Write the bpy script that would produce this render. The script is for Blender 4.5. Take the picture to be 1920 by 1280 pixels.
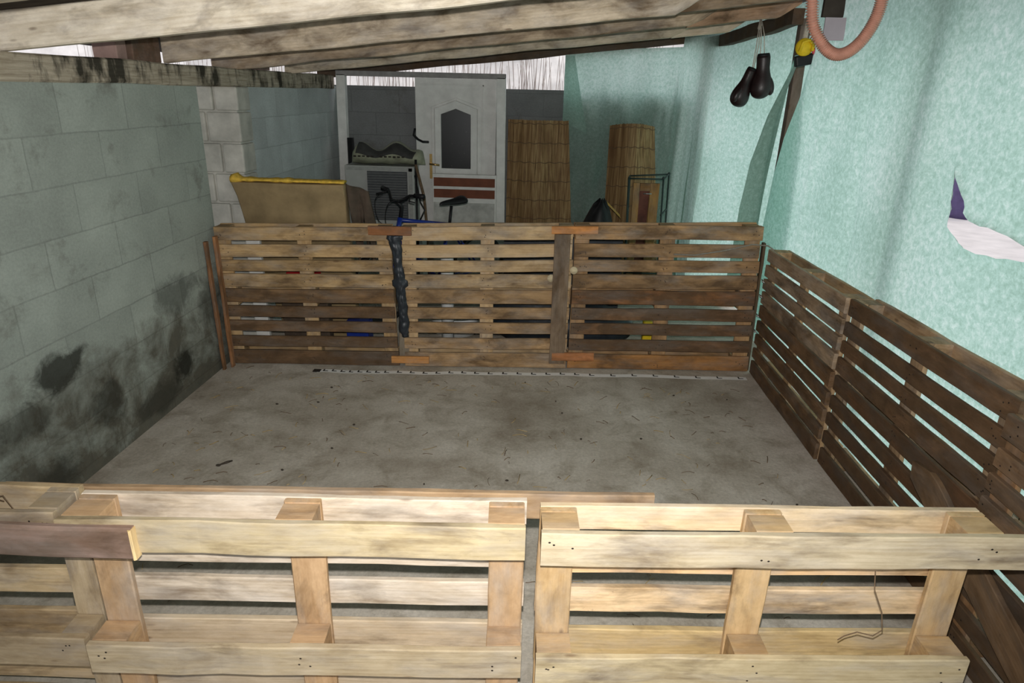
import bpy, math, random
from math import sin, cos, pi, radians
from mathutils import Vector, Matrix, noise as mnoise
from mathutils.geometry import delaunay_2d_cdt

for o in list(bpy.data.objects):
    bpy.data.objects.remove(o, do_unlink=True)
sc = bpy.context.scene
COL = sc.collection
random.seed(7)

# ------------------------------------------------------------------ camera
F, PIT, YAW, ROLL, CH = 1250.0, 0.357, -0.05, 0.0248, 1.866
def to_world(v):                      # v = (right, down, forward) of the camera
    a, b, c0 = v
    xr = cos(ROLL) * a + sin(ROLL) * b
    yc = -sin(ROLL) * a + cos(ROLL) * b
    yr = cos(PIT) * c0 - sin(PIT) * yc
    z = -sin(PIT) * c0 - cos(PIT) * yc
    return Vector((cos(YAW) * xr + sin(YAW) * yr, -sin(YAW) * xr + cos(YAW) * yr, z))
cam = bpy.data.objects.new('camera', bpy.data.cameras.new('camera'))
COL.objects.link(cam)
R_, U_, B_ = to_world((1, 0, 0)), to_world((0, -1, 0)), to_world((0, 0, -1))
m = Matrix((R_, U_, B_)).transposed().to_4x4()
m.translation = Vector((0, 0, CH))
cam.matrix_world = m
cam.data.sensor_width = 36.0
cam.data.sensor_fit = 'HORIZONTAL'
cam.data.lens = F / 1920 * 36
cam.data.clip_start = 0.02
sc.camera = cam

# ------------------------------------------------------------------ world and light
w = bpy.data.worlds.new('world'); sc.world = w; w.use_nodes = True
bg = w.node_tree.nodes['Background']
bg.inputs[0].default_value = (0.93, 0.98, 1.05, 1)
bg.inputs[1].default_value = 1.22
sun = bpy.data.objects.new('sun', bpy.data.lights.new('sun', 'SUN'))
sun.data.energy = 1.0; sun.data.angle = radians(25); sun.data.color = (1.0, 0.97, 0.92)
sun.rotation_euler = (radians(-12), radians(50), 0); COL.objects.link(sun)
fl = bpy.data.objects.new('camera_flash', bpy.data.lights.new('camera_flash', 'SPOT'))
fl.data.energy = 320; fl.data.spot_size = radians(132); fl.data.spot_blend = 1.0; fl.data.shadow_soft_size = 0.012; fl.data.color = (1.0, 0.965, 0.92)
fl.location = Vector((0, 0, CH)) + U_ * 0.075 + R_ * 0.0
COL.objects.link(fl)
fl.matrix_world = Matrix.Translation(fl.location) @ cam.matrix_world.to_3x3().to_4x4() @ Matrix.Rotation(radians(9), 4, 'X')
sc.view_settings.view_transform = 'Standard'
sc.view_settings.look = 'None'
sc.view_settings.gamma = 1
sc.view_settings.exposure = 0.0

# ------------------------------------------------------------------ materials
class NT:
    def __init__(s, name):
        s.m = bpy.data.materials.new(name); s.m.use_nodes = True
        s.t = s.m.node_tree; s.t.nodes.clear()
        s.out = s.n('ShaderNodeOutputMaterial')
    def n(s, typ, **kw):
        nd = s.t.nodes.new(typ)
        for k, v in kw.items():
            if k.startswith('i_'): nd.inputs[k[2:].replace('_', ' ')].default_value = v
            else: setattr(nd, k, v)
        return nd
    def l(s, a, b): s.t.links.new(a, b)
    def noise(s, vec, scale, detail=5, rough=.6, dist=0):
        nd = s.n('ShaderNodeTexNoise'); nd.inputs['Scale'].default_value = scale
        nd.inputs['Detail'].default_value = detail; nd.inputs['Roughness'].default_value = rough
        nd.inputs['Distortion'].default_value = dist
        if vec: s.l(vec, nd.inputs['Vector'])
        return nd.outputs['Fac']
    def ramp(s, fac, pts):
        nd = s.n('ShaderNodeValToRGB'); e = nd.color_ramp.elements
        while len(e) < len(pts): e.new(0.5)
        for i, (p, c) in enumerate(pts):
            e[i].position = p
            e[i].color = (c, c, c, 1) if isinstance(c, (int, float)) else (*c, 1)
        s.l(fac, nd.inputs[0]); return nd.outputs[0]
    def mix(s, fac, a, b, typ='MIX'):
        nd = s.n('ShaderNodeMixRGB', blend_type=typ)
        for sock, v in ((nd.inputs[0], fac), (nd.inputs[1], a), (nd.inputs[2], b)):
            if hasattr(v, 'links'): s.l(v, sock)
            elif isinstance(v, (int, float)): sock.default_value = v if sock == nd.inputs[0] else (v, v, v, 1)
            else: sock.default_value = (*v, 1)
        return nd.outputs[0]
    def math(s, op, a, b=0.0, c=None):
        nd = s.n('ShaderNodeMath', operation=op)
        for i, v in enumerate((a, b, c)):
            if v is None: continue
            if hasattr(v, 'links'): s.l(v, nd.inputs[i])
            else: nd.inputs[i].default_value = v
        return nd.outputs[0]
    def mapping(s, vec, scale=(1, 1, 1), loc=(0, 0, 0)):
        nd = s.n('ShaderNodeMapping'); nd.inputs['Scale'].default_value = scale
        nd.inputs['Location'].default_value = loc
        s.l(vec, nd.inputs['Vector']); return nd.outputs[0]
    def attr(s, name='gl'):
        return s.n('ShaderNodeAttribute', attribute_name=name).outputs['Vector']
    def bump(s, h, strength=.3, dist=.01):
        nd = s.n('ShaderNodeBump'); nd.inputs['Strength'].default_value = strength
        nd.inputs['Distance'].default_value = dist; s.l(h, nd.inputs['Height'])
        return nd.outputs[0]
    def bsdf(s, col, rough=.8, normal=None, spec=.3, metal=0):
        nd = s.n('ShaderNodeBsdfPrincipled')
        if hasattr(col, 'links'): s.l(col, nd.inputs['Base Color'])
        else: nd.inputs['Base Color'].default_value = (*col, 1)
        if hasattr(rough, 'links'): s.l(rough, nd.inputs['Roughness'])
        else: nd.inputs['Roughness'].default_value = rough
        nd.inputs['Specular IOR Level'].default_value = spec
        nd.inputs['Metallic'].default_value = metal
        if normal: s.l(normal, nd.inputs['Normal'])
        return nd.outputs[0]
    def done(s, sh): s.l(sh, s.out.inputs[0]); return s.m

def plain(name, col, rough=.6, var=.12, scale=30, spec=.3, metal=0, bump=0.0):
    t = NT(name); v = t.attr()
    f = t.ramp(t.noise(v, scale, 4), [(.3, 1 - var), (.7, 1 + var)])
    c = t.mix(1.0, col, f, 'MULTIPLY')
    nr = t.bump(t.noise(v, scale * 2, 3), bump, .004) if bump else None
    return t.done(t.bsdf(c, rough, nr, spec, metal))

def srgb(r, g, b):
    f = lambda c: (c / 255 / 12.92) if c / 255 <= .04045 else ((c / 255 + .055) / 1.055) ** 2.4
    return (f(r), f(g), f(b))

def wood_mat(name='sawn_wood', rough=.75, spec=.2):
    t = NT(name); v = t.attr()
    oi = t.n('ShaderNodeObjectInfo')
    # grain: gl.x runs along the length of a board
    warp = t.mapping(v, (1.2, 9, 9))
    g1 = t.noise(warp, 3.0, 3, .55, .6)
    fine = t.noise(t.mapping(v, (3, 90, 90)), 2.2, 4, .65)
    rings = t.n('ShaderNodeTexWave', wave_type='BANDS', bands_direction='Z')
    rings.inputs['Scale'].default_value = 3.2; rings.inputs['Distortion'].default_value = 7
    rings.inputs['Detail'].default_value = 2; rings.inputs['Detail Scale'].default_value = .8
    t.l(t.mapping(v, (.8, 6, 6)), rings.inputs['Vector'])
    a = t.math('ADD', t.math('MULTIPLY', g1, .60), t.math('MULTIPLY', fine, .30))
    a = t.math('ADD', a, t.math('MULTIPLY', rings.outputs['Fac'], .10))
    gr = t.ramp(a, [(.30, (.80, .76, .70)), (.5, (.99, .99, .98)), (.70, (1.10, 1.10, 1.10))])
    c = t.mix(1.0, oi.outputs['Color'], gr, 'MULTIPLY')
    # knots
    vo = t.n('ShaderNodeTexVoronoi'); vo.inputs['Scale'].default_value = 1.0
    t.l(t.mapping(v, (3.2, 9, 9)), vo.inputs['Vector'])
    k = t.ramp(vo.outputs['Distance'], [(.045, 1.0), (.085, 0.0)])
    c = t.mix(t.math('MULTIPLY', k, .6), c, (.13, .065, .03))
    # greyed and dirty patches, amount per board in the alpha
    d = t.noise(t.mapping(v, (2.2, 6, 6)), 1.8, 5, .62, .4)
    dm = t.ramp(t.math('ADD', d, t.math('MULTIPLY', oi.outputs['Alpha'], .34)), [(.52, 0.0), (.80, 1.0)])
    dirtc = t.mix(t.noise(v, 11, 3), (.035, .022, .014), (.16, .10, .055))
    c = t.mix(t.math('MULTIPLY', dm, .86), c, dirtc)
    sp = t.ramp(t.noise(v, 46, 3, .7), [(.66, 0.0), (.74, 1.0)])
    c = t.mix(t.math('MULTIPLY', sp, t.math('MULTIPLY', oi.outputs['Alpha'], .8)), c, (.05, .03, .02))
    gy = t.ramp(t.noise(t.mapping(v, (1.5, 5, 5), (7, 3, 1)), 2.4, 4), [(.45, 0.0), (.72, .5)])
    bw = t.n('ShaderNodeRGBToBW'); t.l(oi.outputs['Color'], bw.inputs[0])
    c = t.mix(gy, c, t.mix(1.0, bw.outputs[0], (.92, .86, .80), 'MULTIPLY'))
    blot = t.ramp(t.noise(t.mapping(v, (3, 7, 7), (1, 8, 2)), 3.0, 5, .7), [(.35, (.86, .83, .78)), (.65, (1.08, 1.08, 1.08))])
    c = t.mix(1.0, c, blot, 'MULTIPLY')
    nr = t.bump(t.math('ADD', fine, t.math('MULTIPLY', g1, .5)), .2, .003)
    return t.done(t.bsdf(c, rough, nr, spec))
WOOD = wood_mat()
NAIL = plain('nail_steel', (.07, .055, .05), .5, metal=.6)

def block_mat(name, base, bw, bh, off_u, off_v, spots, offset=.5, dirt_lo=True):
    t = NT(name); v = t.attr()
    br = t.n('ShaderNodeTexBrick', offset=offset, offset_frequency=2)
    br.inputs['Scale'].default_value = 1
    br.inputs['Brick Width'].default_value = bw; br.inputs['Row Height'].default_value = bh
    br.inputs['Mortar Size'].default_value = .0045; br.inputs['Mortar Smooth'].default_value = .35
    br.inputs['Bias'].default_value = 0
    br.inputs['Color1'].default_value = (*[c * .93 for c in base], 1)
    br.inputs['Color2'].default_value = (*[c * 1.09 for c in base], 1)
    br.inputs['Mortar'].default_value = (*[c * .82 for c in base], 1)
    wv = t.n('ShaderNodeVectorMath', operation='ADD')
    nz = t.n('ShaderNodeTexNoise'); nz.inputs['Scale'].default_value = 6; t.l(v, nz.inputs['Vector'])
    sub = t.n('ShaderNodeVectorMath', operation='MULTIPLY_ADD')
    t.l(nz.outputs['Color'], sub.inputs[0]); sub.inputs[1].default_value = (.014, .014, 0); sub.inputs[2].default_value = (-.007 + off_u, -.007 + off_v, 0)
    t.l(v, wv.inputs[0]); t.l(sub.outputs[0], wv.inputs[1]); t.l(wv.outputs[0], br.inputs['Vector'])
    c = br.outputs['Color']
    c = t.mix(1.0, c, t.ramp(t.noise(v, 2.6, 6, .62), [(.3, .84), (.7, 1.14)]), 'MULTIPLY')
    c = t.mix(1.0, c, t.ramp(t.noise(v, 70, 4, .7), [(.3, .88), (.7, 1.1)]), 'MULTIPLY')
    sx = t.n('ShaderNodeSeparateXYZ'); t.l(v, sx.inputs[0])
    if dirt_lo:
        # old splash dirt on the lowest courses
        hz = t.ramp(sx.outputs['Y'], [(.0, .42), (.40, .20), (.78, 0.0)])
        nn = t.noise(v, 3.4, 6, .68, .3)
        dm = t.ramp(t.math('ADD', nn, hz), [(.56, 0.0), (.84, 1.0)])
        dc = t.mix(t.noise(v, 14, 4), (.020, .017, .012), (.12, .09, .055))
        c = t.mix(t.math('MULTIPLY', dm, .8), c, dc)
    for (su, sv, ru, rv, amt) in spots:
        du = t.math('DIVIDE', t.math('SUBTRACT', sx.outputs['X'], su), ru)
        dv = t.math('DIVIDE', t.math('SUBTRACT', sx.outputs['Y'], sv), rv)
        r = t.math('SQRT', t.math('ADD', t.math('MULTIPLY', du, du), t.math('MULTIPLY', dv, dv)))
        r = t.math('ADD', r, t.math('MULTIPLY', t.math('SUBTRACT', t.noise(v, 6, 6, .7, .4), .5), 2.0))
        c = t.mix(t.math('MULTIPLY', t.ramp(r, [(.55, 1.0), (1.05, 0.0)]), amt), c, (.028, .028, .022))
    h = t.math('ADD', t.math('MULTIPLY', br.outputs['Fac'], -.8), t.math('MULTIPLY', t.noise(v, 60, 4, .7), .35))
    return t.done(t.bsdf(c, .92, t.bump(h, .22, .005), .1))

def fleece_mat(name):
    t = NT(name); v = t.attr()
    n1 = t.noise(t.mapping(v, (1, 1, 1)), 30, 6, .72, .3)
    n2 = t.noise(v, 75, 3, .7); n3 = t.noise(v, 1.1, 3, .55)
    a = t.math('ADD', t.math('ADD', t.math('MULTIPLY', n1, .62), t.math('MULTIPLY', n2, .28)), t.math('MULTIPLY_ADD', n3, .34, -.11))
    ct = t.ramp(a, [(.38, (.38, .62, .52)), (.50, (.53, .80, .71)), (.62, (.80, 1.0, .95))])
    cd = t.ramp(a, [(.38, (.36, .47, .41)), (.62, (.52, .62, .56))])
    tr = t.n('ShaderNodeBsdfTranslucent'); t.l(ct, tr.inputs[0])
    df = t.n('ShaderNodeBsdfDiffuse'); t.l(cd, df.inputs[0])
    mx = t.n('ShaderNodeMixShader'); mx.inputs[0].default_value = .40
    t.l(tr.outputs[0], mx.inputs[1]); t.l(df.outputs[0], mx.inputs[2])
    return t.done(mx.outputs[0])

def floor_mat():
    t = NT('trodden_concrete'); v = t.attr()
    c = t.ramp(t.noise(v, 1.5, 7, .62, .3), [(.32, (.36, .31, .25)), (.5, (.54, .49, .42)), (.68, (.70, .65, .58))])
    c = t.mix(t.ramp(t.noise(v, 4.5, 6, .7, .5), [(.48, 0.0), (.72, .7)]), c, (.25, .205, .145))
    c = t.mix(1.0, c, t.ramp(t.noise(v, 60, 5, .75), [(.3, .80), (.7, 1.16)]), 'MULTIPLY')
    fl_ = t.ramp(t.noise(t.mapping(v, (60, 14, 1)), 1.0, 4, .7, 1.5), [(.67, 0.0), (.74, .5)])
    c = t.mix(fl_, c, (.10, .075, .045))
    nr = t.bump(t.noise(v, 22, 8, .7), .35, .01)
    return t.done(t.bsdf(c, .88, nr, .15))

FLEECE = fleece_mat('green_garden_fleece')
WHITE_PAINT = plain('old_white_paint', (.74, .74, .71), .6, .10, 9, bump=.15)
M = dict(
    dark_plastic=plain('dark_plastic_film', (.022, .028, .036), .42, .3, 16, .5, bump=.5),
    black=plain('black_rubber', (.012, .012, .013), .5, .2),
    leather=plain('dark_leather', (.016, .007, .007), .42, .35, 24, .5, bump=.2),
    white_pl=plain('white_plastic', (.72, .74, .74), .4, .05),
    blue=plain('blue_paint', (.012, .035, .26), .35, .1, spec=.5),
    red=plain('red_plastic', (.42, .015, .02), .5, .1),
    yellow=plain('yellow_plastic', (.80, .55, .02), .5, .12),
    foam=plain('yellow_foam', (.72, .47, .07), .9, .3, 30, bump=.6),
    tan=plain('tan_upholstery', (.30, .22, .115), .85, .22, 7, bump=.2),
    brown_cloth=plain('brown_sacking', (.085, .062, .045), .95, .3, 14, bump=.5),
    steel=plain('dull_steel', (.42, .42, .42), .35, .1, metal=.9),
    dkmetal=plain('dark_green_wire', (.03, .05, .045), .5, .15),
    sack=plain('grey_green_sack', (.30, .31, .22), .55, .25, 12, .4, bump=.5),
    sack_shade=plain('sack_hollow_shade', (.045, .045, .042), .7, .3, 12, bump=.4),
    ink=plain('dark_print', (.03, .025, .02), .8, .1),
    grille=plain('grey_louvre', (.075, .08, .085), .6, .2, 20),
    ac=plain('off_white_casing', (.42, .43, .41), .55, .1, 8),
    redbrown=plain('red_brown_board', (.17, .055, .028), .7, .2, 10),
    brass=plain('brass', (.62, .42, .16), .3, .1, metal=.9),
    rope=plain('pale_cord', (.55, .50, .42), .9, .15, 60),
    twine=plain('grey_twine', (.25, .23, .19), .9, .15, 60),
    hose=plain('copper_coloured_hose', (.52, .26, .19), .38, .15, 30, .5),
    pinkish=plain('pink_plastic', (.75, .12, .16), .5, .1),
    twig=plain('dry_twig', (.15, .10, .06), .9, .3, 50),
    straw=plain('dry_straw', (.42, .31, .15), .8, .35, 9),
    dark_bit=plain('dark_dropping', (.05, .04, .03), .9, .3, 50),
    lilac=plain('lilac_sheet', (.42, .36, .40), .7, .08, 5),
    plug=plain('pale_round_wood', (.62, .52, .34), .8, .2, 60),
    violet=plain('violet_fabric', (.10, .075, .17), .8, .2, 8),
    cyan=plain('bright_blue_fabric', (.02, .12, .55), .6, .2, 10),
    gravel=plain('pale_gravel', (.60, .54, .52), .95, .12, 3, .1, bump=.3),
    brush_bank=plain('dry_grass_bank', (.80, .74, .70), .95, .22, 3, .05, bump=.5),
    stem=plain('pale_dry_stem', (.34, .28, .25), .95, .25, 6),
    mortar=plain('whitewashed_block', (.50, .49, .44), .95, .22, 7, .1, bump=.6),
    brick=plain('pinkish_brick', (.34, .23, .20), .95, .2, 14, .1, bump=.4),
    roofing=plain('dark_roof_board', (.055, .045, .038), .9, .35, 5, .1, bump=.4),
)
def glass_mat():
    t = NT('dirty_pane'); v = t.attr()
    sp = t.ramp(t.noise(t.mapping(v, (55, 18, 55)), 1.0, 4, .7), [(.66, 0.0), (.74, 1.0)])
    c = t.mix(sp, (.035, .035, .035), (.34, .34, .33))
    return t.done(t.bsdf(c, .22, None, .5))
M['pane'] = glass_mat()
def reed_mat():
    t = NT('reed_screen'); v = t.attr()
    c = t.ramp(t.noise(t.mapping(v, (75, 75, 1.6)), 1.0, 4, .6), [(.28, (.10, .052, .02)), (.5, (.27, .165, .07)), (.74, (.46, .33, .16))])
    c = t.mix(t.ramp(t.noise(t.mapping(v, (5, 5, 2)), 1.0, 3), [(.4, 0.0), (.7, .5)]), c, (.15, .07, .03))
    return t.done(t.bsdf(c, .7, t.bump(t.noise(t.mapping(v, (90, 90, 1)), 1.0, 2), .5, .006), .3))
M['reed'] = reed_mat()
def beam_mat():
    t = NT('mildewed_beam'); v = t.attr()
    c = t.ramp(t.noise(t.mapping(v, (3, 60, 60)), 1.5, 5, .65), [(.3, (.30, .25, .18)), (.7, (.60, .53, .42))])
    c = t.mix(t.ramp(t.noise(t.mapping(v, (5, 2.2, 2.2)), 1.6, 5, .65), [(.46, 0.0), (.60, .92)]), c, (.025, .024, .018))
    return t.done(t.bsdf(c, .9, t.bump(t.noise(v, 50, 4), .3, .005), .1))
M['beam'] = beam_mat()

# ------------------------------------------------------------------ mesh helpers
def tagd(o, label=None, cat=None, group=None, kind=None):
    if label: o['label'] = label
    if cat: o['category'] = cat
    if group: o['group'] = group
    if kind: o['kind'] = kind
    return o
def empty(name, loc, label, cat, group=None):
    o = bpy.data.objects.new(name, None); COL.objects.link(o)
    o.location = loc; o.empty_display_size = .1
    o['o'] = 1; del o['o']
    return tagd(o, label, cat, group)

class MB:
    def __init__(s): s.v = []; s.f = []; s.g = []; s.mi = []; s.cur = 0; s.smooth = False; s.sm = []
    def add(s, vs, fs, gs=None):
        n = len(s.v); vs = [Vector(p) for p in vs]; s.v += vs
        s.g += [Vector(q) for q in (gs if gs else vs)]
        for f in fs: s.f.append([i + n for i in f]); s.mi.append(s.cur); s.sm.append(s.smooth)
        return s
    def box(s, lo, hi, mat=None, gs=None):
        x0, y0, z0 = lo; x1, y1, z1 = hi
        vs = [Vector(p) for p in ((x0,y0,z0),(x1,y0,z0),(x1,y1,z0),(x0,y1,z0),(x0,y0,z1),(x1,y0,z1),(x1,y1,z1),(x0,y1,z1))]
        g = [v.copy() for v in vs]
        if mat: vs = [mat @ v for v in vs]
        return s.add(vs, [(0,3,2,1),(4,5,6,7),(0,1,5,4),(1,2,6,5),(2,3,7,6),(3,0,4,7)], g)
    def loft(s, rings, closed=True, cap=True, gs=None):
        n = len(rings[0]); vs = [p for r in rings for p in r]; fs = []
        for i in range(len(rings) - 1):
            for j in range(n if closed else n - 1):
                k = (j + 1) % n
                fs.append((i*n+j, i*n+k, (i+1)*n+k, (i+1)*n+j))
        if cap and closed:
            fs.append(tuple(reversed(range(n)))); fs.append(tuple(range((len(rings)-1)*n, len(rings)*n)))
        return s.add(vs, fs, gs)
    def tube(s, pts, r, n=10, cap=True):
        pts = [Vector(p) for p in pts]; rings = []
        up = None
        for i, p in enumerate(pts):
            a = pts[max(0, i-1)]; b = pts[min(len(pts)-1, i+1)]; d = (b - a).normalized()
            if up is None:
                up = Vector((0,0,1)) if abs(d.z) < .9 else Vector((1,0,0))
            u = (up - d * up.dot(d)).normalized(); up = u; wv = d.cross(u)
            rr = r[i] if isinstance(r, (list, tuple)) else r
            rings.append([p + (u * cos(2*pi*k/n) + wv * sin(2*pi*k/n)) * rr for k in range(n)])
        sm = s.smooth; s.smooth = True; s.loft(rings, True, cap); s.smooth = sm
        return s
    def ball(s, c, r, nu=16, nv=10, mat=None):
        c = Vector(c); r = Vector(r) if hasattr(r, '__len__') else Vector((r, r, r)); rings = []
        for i in range(nv + 1):
            a = -pi/2 + pi * (0.02 + .96 * i / nv)
            rings.append([c + (mat @ Vector((r.x*cos(a)*cos(2*pi*k/nu), r.y*cos(a)*sin(2*pi*k/nu), r.z*sin(a))) if mat else Vector((r.x*cos(a)*cos(2*pi*k/nu), r.y*cos(a)*sin(2*pi*k/nu), r.z*sin(a)))) for k in range(nu)])
        sm = s.smooth; s.smooth = True; s.loft(rings); s.smooth = sm
        return s
    def grid(s, fn, nu, nv, gfn=None):
        vs = []; gs = []
        for j in range(nv + 1):
            for i in range(nu + 1):
                vs.append(fn(i/nu, j/nv)); gs.append(gfn(i/nu, j/nv) if gfn else vs[-1])
        fs = [(j*(nu+1)+i, j*(nu+1)+i+1, (j+1)*(nu+1)+i+1, (j+1)*(nu+1)+i) for j in range(nv) for i in range(nu)]
        return s.add(vs, fs, gs)
    def build(s, name, mats, parent=None, origin=None, bevel=0, solid=0, color=None, subsurf=0):
        me = bpy.data.meshes.new(name)
        org = Vector(parent.location) if parent and not parent.parent and origin is None else (Vector(origin) if origin is not None else Vector((0,0,0)))
        if parent and parent.parent: org = parent['_org'] if False else Vector(ORG[parent.name])
        me.from_pydata([v - org for v in s.v], [], s.f)
        at = me.attributes.new('gl', 'FLOAT_VECTOR', 'POINT')
        at.data.foreach_set('vector', [c for g in s.g for c in g])
        if not isinstance(mats, (list, tuple)): mats = [mats]
        for mm in mats: me.materials.append(mm)
        for p, i, q in zip(me.polygons, s.mi, s.sm): p.material_index = i; p.use_smooth = q
        me.update()
        o = bpy.data.objects.new(name, me); COL.objects.link(o)
        if parent:
            o.parent = parent
        else: o.location = org
        ORG[o.name] = org[:]
        if bevel:
            b = o.modifiers.new('bevel', 'BEVEL'); b.width = bevel; b.segments = 2; b.limit_method = 'ANGLE'
        if solid:
            b = o.modifiers.new('thickness', 'SOLIDIFY'); b.thickness = solid
        if subsurf:
            b = o.modifiers.new('smooth', 'SUBSURF'); b.levels = b.render_levels = subsurf
        if color: o.color = color
        return o
ORG = {}

def board_mb(lo, hi, axis, fn, rnd, wob=.0025, nails=(), cut=None, segs=None, cham=.0035):
    """sawn board between local corners lo, hi; long along `axis`; fn maps local to world"""
    mb = MB(); L = hi[axis] - lo[axis]
    segs = segs or max(2, int(L / .12))
    a, b = [i for i in range(3) if i != axis]
    w0, w1, h0, h1 = lo[a], hi[a], lo[b], hi[b]
    c = min(cham, (w1-w0)*.3, (h1-h0)*.3)
    prof = [(w0+c,h0),(w1-c,h0),(w1,h0+c),(w1,h1-c),(w1-c,h1),(w0+c,h1),(w0,h1-c),(w0,h0+c)]
    if axis == 1: prof = prof[::-1]
    off = Vector((rnd.uniform(0, 50), rnd.uniform(0, 50), rnd.uniform(0, 50)))
    rings, gs = [], []
    sd = rnd.uniform(0, 100)
    for i in range(segs + 1):
        t = lo[axis] + L * i / segs
        dw = wob * mnoise.noise(Vector((t * 2.2, sd, 0))) * 2
        e = wob * 1.5
        ring = []
        for k, (p, q) in enumerate(prof):
            jp = e * mnoise.noise(Vector((t * 7, sd + (3 if p > (w0+w1)/2 else 9), 5)))
            v = [0, 0, 0]; v[axis] = t; v[a] = p + jp + (dw if (w1 - w0) > .05 else 0); v[b] = q + (dw if (h1 - h0) > .05 else 0)
            lv = [0, 0, 0]
            ring.append(fn(*v)); gs.append(off + Vector((t, v[a], v[b])))
        rings.append(ring)
    mb.loft(rings, gs=gs)
    mb.cur = 1
    for nl in nails:                      # (centre, normal axis sign) small round heads on the face
        p, na, sg = nl
        vs = []
        for k in range(6):
            q = list(p); a1, a2 = [i for i in range(3) if i != na]
            q[a1] += .0035 * cos(k*pi/3); q[a2] += .0035 * sin(k*pi/3); q[na] += sg * .0012
            vs.append(fn(*q))
        mb.add(vs, [tuple(range(6)), tuple(reversed(range(6)))])
    mb.cur = 0
    return mb
IDN = lambda x, y, z: Vector((x, y, z))
def board(name, lo, hi, axis, fn, parent, col, dirt, rnd, **kw):
    mb = board_mb(lo, hi, axis, fn, rnd, **kw)
    return mb.build(name, [WOOD, NAIL], parent, color=(*col, dirt))
def single(name, lo, hi, axis, fn, label, cat, col, dirt, rnd, group=None, **kw):
    mb = board_mb(lo, hi, axis, fn, rnd, **kw)
    c = sum(mb.v, Vector()) / len(mb.v)
    c.z = min(v.z for v in mb.v)
    o = mb.build(name, [WOOD, NAIL], None, origin=c, color=(*col, dirt))
    return tagd(o, label, cat, group)
def struct(mb, name, mats, **kw):
    return tagd(mb.build(name, mats, **kw), kind='structure')
def thing(mb, name, mats, label, cat, group=None, **kw):
    c = sum(mb.v, Vector()) / len(mb.v); c.z = min(v.z for v in mb.v)
    return tagd(mb.build(name, mats, None, origin=c, **kw), label, cat, group)

# ------------------------------------------------------------------ the setting
mb = MB(); mb.grid(lambda u, v: Vector((-2.6 + 4.6*u, -3.6 + 11.0*v, 0)), 40, 80); struct(mb, 'floor', floor_mat())
spots = [(2.72, .60, .22, .11, .85), (3.76, .22, .12, .12, .9), (3.80, .66, .26, .13, .55), (4.20, .50, .2, .2, .5),
         (3.02, .30, .16, .14, .6), (2.45, .45, .2, .1, .5), (3.45, .12, .25, .1, .55), (2.5, .1, .3, .12, .6)]
LW = block_mat('grey_block_left', srgb(164, 172, 164), .51, .225, -.024, -.064, spots)
BWM = block_mat('grey_block_back', srgb(122, 124, 124), .50, .225, .1, -.064, [])
mb = MB()
def lwall(y0, y1, x0, x1, z1):
    mb.grid(lambda u, v: Vector((x1, y0 + (y1-y0)*u, z1*v)), 12, 6, lambda u, v: Vector((y0 + (y1-y0)*u, z1*v, 0)))
    mb.add([(x1,y0,z1),(x1,y1,z1),(x0,y1,z1),(x0,y0,z1)], [(0,1,2,3)])
    mb.add([(x0,y0,0),(x0,y1,0),(x0,y1,z1),(x0,y0,z1)], [(0,1,2,3)], [(y0,0,0),(y1,0,0),(y1,z1,0),(y0,z1,0)])
    for yy in (y0, y1): mb.add([(x0,yy,0),(x1,yy,0),(x1,yy,z1),(x0,yy,z1)], [(0,1,2,3)])
lwall(-3.4, 4.37, -2.45, -2.25, 1.885)
struct(mb, 'wall_left', LW)
mb = MB(); lwall(5.02, 7.5, -2.45, -2.25, 1.885); lwall(4.2, 5.2, -2.75, -2.62, 1.885)
struct(mb, 'wall_left_far', block_mat('grey_block_far', srgb(190, 196, 195), .51, .225, -.024, -.064, [], dirt_lo=False))
# pier of rough whitewashed blocks
mb = MB(); rr = random.Random(3)
z = 0.0; row = 0
while z < 1.84:
    h = min(.212, 1.866 - z)
    split = (-2.62 + .21 + rr.uniform(-.04, .04)) if row % 2 else (-2.62 + .26 + rr.uniform(-.03, .03))
    for x0, x1 in ((-2.62, split), (split + .012, -2.195)):
        j = rr.uniform(0, .012)
        vs = Matrix.Translation((0, 0, 0))
        mb.box((x0, 4.80 + j, z + .006), (x1, 5.02, z + h - .006))
    z += h; row += 1
mb.box((-2.60, 4.83, 0), (-2.215, 5.0, 1.86))
struct(mb, 'trim_1', M['mortar'], bevel=.012)
mb = MB(); x0, x1, y0, y1, z1 = -2.45, 1.5, 7.27, 7.47, 1.90
for yy in (y0, y1): mb.add([(x0,yy,0),(x1,yy,0),(x1,yy,z1),(x0,yy,z1)], [(0,1,2,3)], [(x0,0,0),(x1,0,0),(x1,z1,0),(x0,z1,0)])
mb.add([(x0,y0,z1),(x1,y0,z1),(x1,y1,z1),(x0,y1,z1)], [(0,1,2,3)])
mb.add([(x1,y0,0),(x1,y1,0),(x1,y1,z1),(x1,y0,z1)], [(0,1,2,3)])
struct(mb, 'wall_back', BWM)
SL = .107
def zr(x): return 1.975 + SL * (x + 2.25)
mb = MB()
for zt in (.150, .175):
    mb.grid(lambda u, v: Vector((-2.75 + 5.1*u, -3.4 + 10.78*v, zr(-2.75 + 5.1*u) + zt + .004*sin(60*v))), 6, 60, lambda u, v: Vector((5.1*u, 40*v, 0)))
struct(mb, 'ceiling', M['roofing'])

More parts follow.
